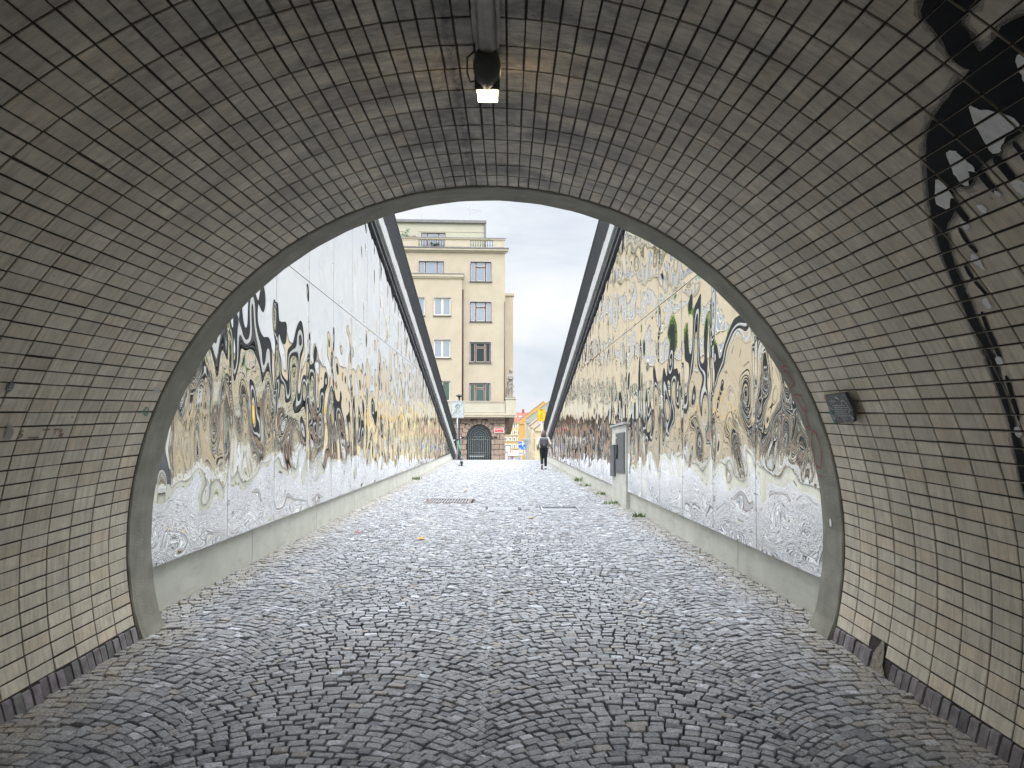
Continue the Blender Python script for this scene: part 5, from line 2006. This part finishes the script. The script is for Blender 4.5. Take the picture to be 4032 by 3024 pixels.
# ================================================================== STREET FURNITURE
def ring_pts(c, r, n, tr, tu):
    return [Vector(c) + tr * (r * math.cos(2 * PI * k / n)) + tu * (r * math.sin(2 * PI * k / n)) for k in range(n)]


def flatring(mb, c, r0, r1, tr, tu, mi, n=24, a0=0.0, a1=2 * PI):
    for k in range(n):
        p, q = a0 + (a1 - a0) * k / n, a0 + (a1 - a0) * (k + 1) / n
        mb.add([Vector(c) + tr * (r * math.cos(a)) + tu * (r * math.sin(a)) for r, a in ((r0, p), (r1, p), (r1, q), (r0, q))], [(0, 1, 2, 3)], mi)


def flatline(mb, p, q, w, tr, tu, c, mi):
    d = Vector((q[0] - p[0], q[1] - p[1])); d.normalize()
    n_ = Vector((-d.y, d.x)) * w / 2
    mb.add([Vector(c) + tr * (x + sx_ * n_.x) + tu * (y + sx_ * n_.y) for (x, y), sx_ in ((p, 1), (q, 1), (q, -1), (p, -1))], [(0, 1, 2, 3)], mi)


def bicycle(mb, c, s_, tr, tu, mi, w=.012):
    Wl, Wr = (-.30 * s_, 0), (.30 * s_, 0)
    for x in (Wl, Wr):
        flatring(mb, Vector(c) + tr * x[0], .19 * s_, .225 * s_, tr, tu, mi)
    for p, q in (((-.30, 0), (-.17, .30)), ((-.17, .26), (.20, .26)), ((-.17, .26), (.0, .0)), ((.0, 0), (.20, .26)), ((-.30, 0), (0, 0)), ((.30, 0), (.18, .36)), ((.12, .38), (.24, .36)), ((-.24, .31), (-.10, .31))):
        flatline(mb, (p[0] * s_, p[1] * s_), (q[0] * s_, q[1] * s_), w, tr, tu, c, mi)


tr, tu = Vector((math.cos(.035), 0, -math.sin(.035))), Vector((math.sin(.035), 0, math.cos(.035)))
zs = thing('pedestrian_zone_sign', 'grey end of pedestrian zone sign with a diagonal stripe on a thin post', 'sign', (-2.87, 44, gz(44) - .2))
C0 = Vector((-2.815, 44, 1.73))


def rrect(hw, hh, r, c, yoff):
    out = []
    for cx_, cy_, a0 in ((hw - r, hh - r, 0), (-hw + r, hh - r, PI / 2), (-hw + r, -hh + r, PI), (hw - r, -hh + r, 1.5 * PI)):
        for k in range(5):
            a = a0 + PI / 2 * k / 4
            out.append(Vector(c) + tr * (cx_ + r * math.cos(a)) + tu * (cy_ + r * math.sin(a)) + Vector((0, yoff, 0)))
    return out


mb = MB(); mb.prism(rrect(.385, .50, .06, C0, 0), (0, .025, 0)); mb.build('board', 'signgrey', zs)
mb = MB()
y = -.004
for (hw0, hh0, hw1, hh1) in ((.335, .45, .352, .467),):
    a, b_ = rrect(hw0, hh0, .035, C0, y), rrect(hw1, hh1, .045, C0, y)
    for k in range(20):
        mb.add([a[k], a[(k + 1) % 20], b_[(k + 1) % 20], b_[k]], [(0, 1, 2, 3)], 0)
cc = C0 + Vector((0, y, 0))
flatline(mb, (-.335, -.045), (.335, -.045), .012, tr, tu, cc, 0)
ci = cc + tu * .15 + tr * .0
mb.add(ring_pts(ci, .145, 28, tr, tu), [tuple(range(28))], 0)
bicycle(mb, cc + tu * -.26 + tr * .02, .52, tr, tu, 1, .016)
text_mesh(mb, 'PĚŠÍ ZÓNA', .125, cc + tu * .375 - tr * .01, tr, tu, .001, 1)
# adult and child figures in the disc
c2 = ci - Vector((0, .002, 0))
mb.add(ring_pts(c2 + tr * .045 + tu * .085, .024, 12, tr, tu), [tuple(range(12))], 2)
for p, q, w_ in (((.045, .06), (.04, -.01), .05), ((.03, -.01), (.0, -.09), .025), ((.05, -.01), (.075, -.095), .025), ((.03, .045), (-.02, .0), .018), ((.06, .045), (.085, .0), .018)):
    flatline(mb, p, q, w_, tr, tu, c2, 2)
mb.add(ring_pts(c2 + tr * -.055 + tu * .02, .020, 12, tr, tu), [tuple(range(12))], 2)
for p, q, w_ in (((-.055, .0), (-.055, -.05), .036), ((-.06, -.05), (-.075, -.10), .018), ((-.05, -.05), (-.04, -.10), .018), ((-.05, -.01), (-.02, .0), .014)):
    flatline(mb, p, q, w_, tr, tu, c2, 2)
flatline(mb, (-.315, -.40), (.315, .42), .075, tr, tu, cc - Vector((0, .004, 0)), 3)
mb.build('print', ['signdark', 'signmid', 'signgrey', 'signgreen'], zs)
mb = MB(); mb.loft([(-2.84, 44.05, gz(44) - .2), (-2.83, 44.05, 2.15)], .035, 10); mb.build('post', 'steel', zs, smooth=True)
C0 = None

lp = thing('street_lamp', 'low dark street lamp with a flat round head in front of the cream building', 'lamp post', (-2.98, 48, gz(48)))
mb = MB()
mb.lathe([(.09, gz(48) - .1), (.09, gz(48) + .5), (.055, gz(48) + .55), (.05, 2.35), (.06, 2.40), (.06, 2.52)], (-2.98, 48, 0), 14)
mb.build('pole', 'darkmetal', lp, smooth=True)
mb = MB()
mb.lathe([(.05, 2.42), (.08, 2.50), (.21, 2.55), (.22, 2.59), (.12, 2.64), (.04, 2.68)], (-2.98, 48, 0), 24)
mb.build('lamp_head', 'darkmetal', lp, smooth=True)

# detour sign
tr, tu = Vector((math.cos(.02), 0, -math.sin(.02))), Vector((math.sin(.02), 0, math.cos(.02)))
ys = thing('detour_sign', 'yellow cycle detour sign with a map of arrows on a grey post', 'sign', (2.1, 46, gz(46)))
c = Vector((2.105, 46, 1.385))
mb = MB(); 
def rr2(hw, hh, r, yoff):
    out = []
    for cx_, cy_, a0 in ((hw - r, hh - r, 0), (-hw + r, hh - r, PI / 2), (-hw + r, -hh + r, PI), (hw - r, -hh + r, 1.5 * PI)):
        for k in range(4):
            a = a0 + PI / 2 * k / 3
            out.append(c + tr * (cx_ + r * math.cos(a)) + tu * (cy_ + r * math.sin(a)) + Vector((0, yoff, 0)))
    return out
mb.prism(rr2(.25, .37, .03, 0), (0, .03, 0)); mb.build('board', 'signyellow', ys)
mb = MB()
a, b_ = rr2(.215, .335, .02, -.004), rr2(.232, .352, .025, -.004)
for k in range(16):
    mb.add([a[k], a[(k + 1) % 16], b_[(k + 1) % 16], b_[k]], [(0, 1, 2, 3)], 0)
cc = c + Vector((0, -.005, 0))
bicycle(mb, cc + tu * .255, .20, tr, tu, 0, .012)
for p, q, w_ in (((-.05, -.24), (-.05, -.02), .022), ((.05, -.24), (.05, -.02), .022), ((-.05, -.02), (-.03, .02), .022), ((.05, -.02), (.03, .02), .022), ((-.035, .015), (.035, .015), .022),
                 ((0, .015), (0, .12), .022), ((-.025, .09), (0, .125), .014), ((.025, .09), (0, .125), .014), ((-.075, -.21), (-.05, -.25), .014), ((-.025, -.21), (-.05, -.25), .014)):
    flatline(mb, p, q, w_, tr, tu, cc, 0)
for p, q, w_ in (((.03, -.245), (.085, -.245), .008), ((.03, -.05), (.03, -.24), .008), ((.10, -.06), (.10, -.24), .008),
                 ((.06, .155), (.19, .165), .012), ((.09, .135), (.19, .142), .012), ((-.19, -.09), (-.13, -.09), .010), ((-.19, -.115), (-.13, -.115), .010),
                 ((-.19, -.22), (-.13, -.22), .010), ((-.19, -.245), (-.12, -.245), .010), ((-.19, -.285), (-.06, -.29), .010)):
    flatline(mb, p, q, w_, tr, tu, cc, 0)
mb.build('print', 'signbrown', ys)
mb = MB(); mb.loft([(2.11, 46.05, gz(46) - .2), (2.11, 46.05, 1.6)], .04, 10); mb.build('post', 'steel', ys, smooth=True)

# back of a give way sign, blue parking signs, grey plate, notice boards
yv = thing('give_way_sign', 'back of a triangular give way sign, point down, on a grey post', 'sign', (1.41, 56, gz(56)))
mb = MB(); mb.prism([(1.05, 56, -.40), (1.76, 56, -.40), (1.41, 56, -1.02)], (0, -.02, 0)); mb.build('plate', 'signback', yv, bevel=.008)
mb = MB(); mb.loft([(1.41, 55.94, gz(56) - .2), (1.41, 55.94, -.48)], .035, 8); mb.box(1.30, 1.52, 55.93, 55.97, -.53, -.50); mb.box(1.33, 1.50, 55.93, 55.97, -.80, -.77)
mb.build('post', 'steel', yv)
RX, RZ = Vector((1, 0, 0)), Vector((0, 0, 1))
for (nm, lab, x0, x1, yy) in (('parking_sign', 'blue P sign with a white wheelchair symbol, partly behind the triangular sign', 1.10, 1.52, 60.0),
                              ('parking_sign', 'blue parking sign mostly hidden behind the wheelchair P sign', .94, 1.16, 60.6)):
    pk_ = thing(nm, lab, 'sign', ((x0 + x1) / 2, yy, gz(yy)))
    mb = MB(); mb.box(x0, x1, yy, yy + .02, -1.39, -.80); mb.build('plate', 'signblue', pk_, bevel=.006)
    mb = MB(); cx_ = (x0 + x1) / 2
    if x1 - x0 > .3:
        text_mesh(mb, 'P', .46, (x0 + .17, yy - .004, -.98), RX, RZ, .001, bold=.012)
        cw = Vector((x0 + .25, yy - .005, -1.28))
        flatring(mb, cw, .05, .068, RX, RZ, 0, 16, PI * .75, PI * 2.1)
        for p, q in (((-.03, .10), (-.02, .02)), ((-.02, .02), (.05, .02)), ((.05, .02), (.075, -.06)), ((-.03, .07), (.03, .06))):
            flatline(mb, p, q, .02, RX, RZ, cw, 0)
        mb.add(ring_pts(cw + Vector((-.03, 0, .13)), .02, 10, RX, RZ), [tuple(range(10))])
    else:
        flatring(mb, (cx_ + .0, yy - .004, -1.0), .05, .08, RX, RZ, 0)
        mb.box(x0 + .03, x1 - .03, yy - .006, yy - .001, -1.35, -1.31)
    mb.build('symbol', 'whitep', pk_)
    mb = MB(); mb.loft([(x0 + .28 if x1 - x0 > .3 else x0 + .06, yy + .05, gz(yy) - .2), (x0 + .28 if x1 - x0 > .3 else x0 + .06, yy + .05, -.75)], .03, 8); mb.build('post', 'steel', pk_, smooth=True)
gp = thing('information_plate', 'pale grey information plate with a blue foot strip under the blue parking signs', 'sign', (1.05, 59.8, gz(59.8)))
mb = MB(); mb.box(.95, 1.24, 59.8, 59.82, -1.88, -1.41); mb.build('plate', 'signgrey', gp, bevel=.005)
mb = MB(); mb.box(.955, 1.235, 59.795, 59.799, -1.70, -1.66); mb.build('strip', 'signblue', gp)
mb = MB(); mb.loft([(1.1, 59.85, gz(59.8) - .2), (1.1, 59.85, -1.45)], .025, 8); mb.build('post', 'steel', gp, smooth=True)
for (z0, z1, x1, lab) in ((-1.62, -1.12, .30, 'white notice board in a brown frame beside the stone corner, the upper one'),
                          (-2.30, -1.70, .09, 'white notice board in a brown frame beside the stone corner, the lower one')):
    nb = thing('notice_board', lab, 'notice board', (-.15, 58.4, z0), 'notice boards at the building corner')
    mb = MB(); mb.box(-.165, x1 - .03, 63.0, 63.02, z0 - .10, z1 - .12); mb.build('sheet', 'whitep', nb)
    mb = MB()
    for (a, b_, c_, d) in ((-.20, x1, z0 - .13, z0 - .10), (-.20, x1, z1 - .12, z1 - .09), (-.20, -.165, z0 - .10, z1 - .12), (x1 - .03, x1, z0 - .10, z1 - .12)):
        mb.box(a, b_, 62.98, 63.03, c_, d)
    if z1 > -1.5:
        for xx in (-.15, .24):
            mb.box(xx, xx + .03, 63.035, 63.06, gz(63), -1.25)
    mb.build('frame', 'boardframe', nb)

# e-scooter on its stand
sx0, sy0 = -1.985, 34.66
sz0 = gz(34.9)
sco = thing('electric_scooter', 'green electric scooter parked on its stand near the top of the left wall', 'scooter', (sx0, sy0, sz0))
yw = .06
SC = lambda x, y, z: (sx0 + x - y * yw - z * .085, sy0 + .10 + y + x * yw, sz0 + z)
mb = MB()
def tyre(c, r, w_, name, parent):
    mb = MB()
    n_ = 24
    prof = [(r - .03, -w_ / 2 * .8), (r - .008, -w_ / 2), (r, -w_ / 4), (r, w_ / 4), (r - .008, w_ / 2), (r - .03, w_ / 2 * .8)]
    for k in range(n_):
        a = 2 * PI * k / n_
        for rr, ww in prof:
            mb.v.append(SC(c[0] + ww, c[1] + rr * math.cos(a), c[2] + rr * math.sin(a)))
    m_ = len(prof)
    for k in range(n_):
        for i in range(m_):
            mb.f.append((k * m_ + i, k * m_ + (i + 1) % m_, ((k + 1) % n_) * m_ + (i + 1) % m_, ((k + 1) % n_) * m_ + i))
    mb.m = [0] * len(mb.f)
    w__ = mb.build(name, 'rubber', parent, smooth=True)
    mb = MB(); mb.loft([SC(c[0] - w_ * .42, c[1], c[2]), SC(c[0] + w_ * .42, c[1], c[2])], r - .032, 16); mb.build('rim', 'scgrey', w__, smooth=True)
tyre((0, 0, .125), .125, .075, 'wheel', sco); tyre((0, 1.02, .125), .125, .075, 'wheel', sco)
mb = MB()
mb.prism([SC(-.085, .16, .12), SC(-.085, .16, .185), SC(-.085, .78, .185), SC(-.085, .90, .23), SC(-.085, .92, .18), SC(-.085, .80, .12)], Vector(SC(.17, 0, 0)) - Vector(SC(0, 0, 0)))
mb.build('deck', 'scgrey', sco, bevel=.012)
mb = MB()
for k in range(9):
    a = PI * .10 + PI * .62 * k / 8
    mb.v += [SC(-.055, .0 + .150 * math.cos(a), .125 + .150 * math.sin(a)), SC(.055, .150 * math.cos(a), .125 + .150 * math.sin(a))]
    if k:
        mb.f.append((2 * k - 2, 2 * k - 1, 2 * k + 1, 2 * k)); mb.m.append(0)
o = mb.build('mudguard', 'scgrey', sco); sd_ = o.modifiers.new('thick', 'SOLIDIFY'); sd_.thickness = .008
mb = MB(); mb.box(SC(-.03, 0, 0)[0], SC(.03, 0, 0)[0], sy0 - .07, sy0 - .05, sz0 + .19, sz0 + .24)
mb.build('tail_light', 'black', sco)
mb = MB()
for e_ in (-1, 1):
    mb.loft([SC(e_ * .055, .18, .15), SC(e_ * .058, .0, .125)], .016, 8)
    mb.loft([SC(e_ * .05, .90, .34), SC(e_ * .055, 1.02, .125)], .018, 8)
mb.loft([SC(0, .90, .20), SC(0, .90, .42)], .035, 10)
mb.build('fork', 'scgrey', sco, smooth=True)
ST0, ST1 = (0, .90, .40), (-.10, .80, 1.16)
mb = MB(); mb.loft([SC(*ST0), SC(*ST1)], [(.040, .034), (.034, .03)], 12); mb.build('stem', 'teal', sco, smooth=True)
mb = MB(); mb.loft([SC(-.03, .82, .52), SC(-.045, .80, .66)], [.035, .03], 10); mb.build('lock_box', 'black', sco, smooth=True)
mb = MB()
hb = SC(-.11, .79, 1.20)
mb.loft([(hb[0] - .02, hb[1], hb[2] - .06), (hb[0], hb[1], hb[2] + .03)], .042, 10)
mb.loft([(hb[0] - .12, hb[1] - .16, hb[2] - .03), hb, (hb[0] + .10, hb[1] + .18, hb[2] + .04)], .018, 8)
mb.build('handlebar', 'black', sco, smooth=True)
mb = MB()
mb.loft([(hb[0] - .19, hb[1] - .24, hb[2] - .07), (hb[0] - .11, hb[1] - .15, hb[2] - .03)], .019, 8)
mb.loft([(hb[0] + .09, hb[1] + .17, hb[2] + .035), (hb[0] + .15, hb[1] + .26, hb[2] + .06)], .019, 8)
mb.build('grip', 'signgrey', sco, smooth=True)
mb = MB(); mb.loft([SC(-.05, .30, .13), (SC(-.17, .12, 0)[0], SC(0, .16, 0)[1], gz(34.9) + .005)], .012, 6); mb.build('kickstand', 'scgrey', sco, smooth=True)

# ================================================================== HOUSES DOWN THE STREET
def house(name, label, xf, y0, y1, eave, depth, rise, wm, rm, seed=0, floors=3, para=0, front=None):
    zb = gz(y1) - 1.5
    h = thing(name, label, 'house', (xf + depth / 2, y0, zb))
    mb = MB()
    xm = xf + depth / 2
    mb.prism([(xf, y0, zb), (xf + depth, y0, zb), (xf + depth, y0, eave), (xm, y0, eave + rise), (xf, y0, eave)], (0, y1 - y0, 0))
    mb.build('wall', wm, h)
    mb = MB()
    o_ = .2
    sl_ = rise / (depth / 2)
    for sgn in (-1, 1):
        xe = xm + sgn * (depth / 2 + o_)
        ze = eave - o_ * sl_
        mb.prism([(xe, y0 - .12, ze + .02), (xm, y0 - .12, eave + rise + .02), (xm, y0 - .12, eave + rise + .22), (xe, y0 - .12, ze + .20)], (0, y1 - y0 + .1, 0))
    rf = mb.build('roof', rm, h)
    mb = MB()
    mb.box(xm + .6, xm + 1.2, (y0 + y1) / 2, (y0 + y1) / 2 + .8, eave + rise - 1.2, eave + rise + .5)
    mb.build('chimney', 'trimh', rf)
    if para:
        mb = MB()
        mb.prism([(xf - .05, y0 - .2, eave - .3), (xf + depth, y0 - .2, eave - .3), (xf + depth, y0 - .2, eave + .5), (xm, y0 - .2, eave + rise + para), (xf - .05, y0 - .2, eave + .5 * (para > .5))], (0, .5, 0))
        mb.build('gable_parapet', wm, h)
        mb = MB()
        mb.prism([(xf - .1, y0 - .26, eave + .5 * (para > .5)), (xm, y0 - .26, eave + rise + para), (xm, y0 - .26, eave + rise + para + .16), (xf - .1, y0 - .26, eave + .5 * (para > .5) + .16)], (0, .62, 0))
        mb.build('gable_coping', 'roofgrey', h)
    mb = MB()
    mb.box(xf - .25, xf + .05, y0 - .02, y1 - .03, eave - .75, eave - .22)
    mb.box(xf - .14, xf + .05, y0 - .015, y1 - .035, eave - 1.15, eave - .76)
    for k in range(1, floors):
        z = eave - .9 - 3.1 * k
        mb.box(xf - .08, xf + .05, y0 - .01, y1 - .04, z, z + .28)
    mb.build('cornice', 'trimh', h, bevel=.04)
    if front:
        mb = MB(); mb.box(xf - .03, xf + .01, y0 + .02, y1 - .02, zb, eave - .2); mb.build('street_front', front, h)
    r_ = random.Random(seed)
    n_ = max(2, int((y1 - y0) / 3.2))
    for k in range(floors):
        for i in range(n_):
            yc = y0 + (i + .5) * (y1 - y0) / n_
            zc_ = eave - 2.6 - 3.1 * k
            mb = MB()
            mb.box(xf - .10, xf + .02, yc - .72, yc + .72, zc_ - 1.05, zc_ - .93)
            mb.box(xf - .10, xf + .02, yc - .72, yc + .72, zc_ + .85, zc_ + 1.05)
            mb.box(xf - .06, xf + .02, yc - .68, yc - .50, zc_ - .93, zc_ + .85); mb.box(xf - .06, xf + .02, yc + .50, yc + .68, zc_ - .93, zc_ + .85)
            w_ = mb.build('window', 'trimh', h)
            mb = MB(); mb.box(xf - .015, xf + .01, yc - .50, yc + .50, zc_ - .92, zc_ + .85); mb.build('pane', 'panefar', w_)
    return h


house('town_house', 'pale yellow house with a blank gable wall, nearest of the row down the street', 4.25, 120, 127, -1.25, 11, 4.4, 'yellowlight', 'brownroof', 1, 2, .25)
house('town_house', 'house with a pale brown roof, between the pale yellow and the grey green gables', 3.95, 134, 142, -1.0, 10.5, 4.0, 'trimh', 'brownroof', 2, 3, .3, 'yellowh')
house('town_house', 'grey green gabled house with a pale blue street front, half way down the row', 3.75, 160, 168, -.68, 11.5, 3.6, 'greyh', 'brownroof', 3, 3, 1.3, 'bluegrey')
house('town_house', 'orange house with a tall blank gable wall, farthest of the row', 2.75, 200, 211, -1.55, 13, 4.3, 'orangeh', 'brownroof', 4, 4, 1.4)

fy = 340.0
fh = thing('apartment_house', 'bright yellow apartment house with a red tiled roof closing the end of the street', 'house', (4, fy, gz(fy)))
mb = MB(); mb.box(-14, 12, fy, fy + 12, gz(fy) - 2, -3.35); mb.build('wall', 'yellowh', fh)
mb = MB()
mb.prism([(-14.6, fy - .7, -3.3), (-14.6, fy + 12.7, -3.3), (-14.6, fy + 6, .85)], (27.2, 0, 0))
rf = mb.build('roof', 'redroof', fh)
for (x, z) in ((3.0, -1.0), (5.1, -.95), (.9, -2.2)):
    mb = MB(); yy = fy - .7 + (z + 3.3) / 4.15 * 6.7
    mb.box(x - .55, x + .55, yy - .25, yy + .7, z - .25, z + .25); mb.build('dormer', 'whitep', rf)
mb = MB(); mb.loft([(6.5, fy + 6, .6), (6.5, fy + 6, 2.3)], .5, 4); mb.loft([(1.4, fy + 6, .6), (1.4, fy + 6, 3.4)], .06, 4); mb.build('chimney', 'redroof', rf)
mb = MB()
for z, d in ((-3.9, .5), (-4.3, .25), (-9.4, .35), (-12.0, .3), (-15.3, .35)):
    mb.box(-14, 12, fy - d, fy + .1, z, z + .45)
mb.build('cornice', 'trimh', fh)
mb = MB(); mb.box(-14, 12, fy - .3, fy + .1, -18.4, -17.0); mb.box(-2, 6, fy - .5, fy + .1, -17.0, -16.1); mb.build('shop_sign', 'whitep', fh)
mb = MB(); mb.box(.4, 2.4, fy - .55, fy - .5, -16.8, -16.3); mb.build('lettering_band', 'shopred', fh)
for k, zc_ in enumerate((-5.15, -8.0, -11.1, -14.3)):
    for i in range(7):
        xc = -5.2 + 1.93 * i
        mb = MB()
        for a, b_, c_, d in ((xc - .62, xc + .62, zc_ + .85, zc_ + 1.1), (xc - .62, xc + .62, zc_ - 1.0, zc_ - .85), (xc - .6, xc - .42, zc_ - .85, zc_ + .85), (xc + .42, xc + .6, zc_ - .85, zc_ + .85)):
            mb.box(a, b_, fy - .12, fy + .02, c_, d)
        w_ = mb.build('window', 'whitep', fh)
        mb = MB(); mb.box(xc - .42, xc + .42, fy - .06, fy + .01, zc_ - .85, zc_ + .85); mb.build('pane', 'panefar', w_)

# cream house behind the right wall, met only in the reflections of the left wall
hs_ = house('town_house', 'cream house behind the right mirror wall, only its chimney showing over the railing', 5.5, 64, 72, 5.2, 22, 3.0, 'cream', 'roofgrey', 6, 3)
mb = MB(); mb.box(5.52, 5.82, 64.3, 65.2, 4.8, 8.75); mb.box(5.42, 5.92, 64.2, 65.3, 8.75, 9.0); mb.prism([(5.42, 64.2, 9.0), (5.92, 64.2, 9.0), (5.67, 64.2, 9.3)], (0, 1.1, 0))
mb.build('chimney', 'pent', hs_)

# dark van just over the brow
vy, vz = 74.0, gz(74)
van = thing('parked_van', 'dark van parked beyond the brow, only its roof showing behind the man', 'van', (.65, vy, vz))
mb = MB()
q = [(-.95, .35), (-.95, 1.55), (-.82, 2.12), (.82, 2.12), (.95, 1.55), (.95, .35)]
mb.prism([(.65 + x, vy, vz + z) for x, z in q], (0, 4.6, 0)); mb.build('body', 'vandark', van, bevel=.08, seg=3)
mb = MB(); mb.prism([(.65 + x, vy - .012, vz + z) for x, z in ((-.80, 1.35), (-.72, 1.98), (.72, 1.98), (.80, 1.35))], (0, .03, 0)); mb.build('rear_window', 'panedark', van)
for e_ in (-1, 1):
    mb = MB(); mb.box(.65 + e_ * .80, .65 + e_ * .93, vy - .02, vy + .03, vz + .8, vz + 1.3); mb.build('tail_light', 'signred', van)
    for yy in (.9, 3.7):
        mb = MB(); mb.loft([(.65 + e_ * .75, vy + yy, vz + .34), (.65 + e_ * .97, vy + yy, vz + .34)], .34, 18); mb.build('wheel', 'rubber', van, smooth=True)

# two street trees that stand behind the walls and colour the reflections
def tree(label, x, y, zb, h, r, seed, leaf='leafmid'):
    t_ = thing('street_tree', label, 'tree', (x, y, zb))
    mb = MB()
    cl = crown(mb, (x, y, zb + h - r * .9), (r, r, r * 1.05), 4200, .13, seed)
    mb.build('crown', leaf, t_)
    mb = MB()
    mb.loft([(x, y, zb - .2), (x + .05, y, zb + h * .35), (x, y, zb + h * .62)], [.17, .13, .09], 8)
    for cc, s_ in cl[:14]:
        mb.loft([(x + .02, y, zb + h * (.4 + .15 * random.random())), Vector((x, y, zb + h - r)) + cc * .8], [.07, .015], 5)
    mb.build('trunk', 'bark', t_)


tree('green street tree behind the left mirror wall, seen only in the right wall reflections', -7.6, 40.5, .4, 6.6, 1.7, 21)
tree('green street tree behind the right mirror wall, seen only in the left wall reflections', 7.6, 38.0, .6, 5.2, 1.8, 22, 'leafdark')

# ================================================================== SKY, SUN, CAMERA
wd = bpy.data.worlds.new('World')
scene.world = wd
wd.use_nodes = True
N, L = wd.node_tree.nodes, wd.node_tree.links
bg = N['Background']
sky = N.new('ShaderNodeTexSky')
sky.sky_type = 'NISHITA'
sky.sun_disc = False
SEL, SAZ = math.radians(52), math.radians(150)
sky.sun_elevation = SEL
sky.sun_rotation = SAZ
sky.air_density = 1.0
sky.dust_density = 1.5
tc = N.new('ShaderNodeTexCoord')
sp = N.new('ShaderNodeSeparateXYZ')
L.new(tc.outputs['Generated'], sp.inputs[0])
# a closed cloud deck: soft grey billows, brighter towards the zenith as an overcast sky is
mp = N.new('ShaderNodeMapping'); mp.inputs['Scale'].default_value = (3.0, 3.0, 7.5)
L.new(tc.outputs['Generated'], mp.inputs['Vector'])
n1 = N.new('ShaderNodeTexNoise'); n1.inputs['Scale'].default_value = 1.25; n1.inputs['Detail'].default_value = 7; n1.inputs['Roughness'].default_value = .55
n1.inputs['Distortion'].default_value = .4
L.new(mp.outputs['Vector'], n1.inputs['Vector'])
cr = N.new('ShaderNodeValToRGB')
e = cr.color_ramp.elements
e[0].position = .36; e[0].color = (.68, .735, .82, 1)
e[1].position = .66; e[1].color = (.96, .965, .98, 1)
k = e.new(.50); k.color = (.82, .86, .91, 1)
L.new(n1.outputs['Fac'], cr.inputs['Fac'])
gr = N.new('ShaderNodeMapRange')
gr.inputs['From Min'].default_value = .27; gr.inputs['From Max'].default_value = .58
gr.inputs['To Min'].default_value = 8.7; gr.inputs['To Max'].default_value = 59
L.new(sp.outputs['Z'], gr.inputs['Value'])
ml = N.new('ShaderNodeVectorMath'); ml.operation = 'SCALE'
L.new(cr.outputs['Color'], ml.inputs[0]); L.new(gr.outputs['Result'], ml.inputs['Scale'])
mx_ = N.new('ShaderNodeMix'); mx_.data_type = 'RGBA'
mx_.inputs['Factor'].default_value = .93
L.new(sky.outputs['Color'], mx_.inputs['A']); L.new(ml.outputs['Vector'], mx_.inputs['B'])
L.new(mx_.outputs['Result'], bg.inputs['Color'])
bg.inputs['Strength'].default_value = .10

sun = bpy.data.lights.new('Sun', 'SUN')
sun.energy = .9
sun.angle = math.radians(25)
sun.color = (1, .96, .9)
so = bpy.data.objects.new('Sun', sun)
COL.objects.link(so)
d = Vector((math.sin(SAZ) * math.cos(SEL), math.cos(SAZ) * math.cos(SEL), math.sin(SEL)))
so.rotation_euler = d.to_track_quat('Z', 'Y').to_euler()
so.location = (0, 20, 30)

cam = bpy.data.cameras.new('Camera')
co = bpy.data.objects.new('Camera', cam)
COL.objects.link(co)
pitch, yaw, roll = .035, .0036, .0012
fwd = Vector((math.sin(yaw) * math.cos(pitch), math.cos(yaw) * math.cos(pitch), math.sin(pitch)))
rt = Vector((math.cos(yaw), -math.sin(yaw), 0))
up = rt.cross(fwd)
r2 = rt * math.cos(roll) + up * math.sin(roll)
u2 = up * math.cos(roll) - rt * math.sin(roll)
co.matrix_world = Matrix(((r2.x, u2.x, -fwd.x, .1646), (r2.y, u2.y, -fwd.y, 0), (r2.z, u2.z, -fwd.z, 1.65), (0, 0, 0, 1)))
cam.sensor_fit = 'HORIZONTAL'
cam.sensor_width = 36
cam.lens = 36 * 3000 / 4032
cam.clip_start = .05
cam.clip_end = 5000
scene.camera = co

scene.view_settings.view_transform = 'Standard'
scene.view_settings.look = 'None'
scene.view_settings.exposure = 0.34
scene.view_settings.gamma = 1
cy = scene.cycles
cy.max_bounces = 16
cy.glossy_bounces = 12
cy.diffuse_bounces = 6
cy.transparent_max_bounces = 12
cy.sample_clamp_indirect = 6
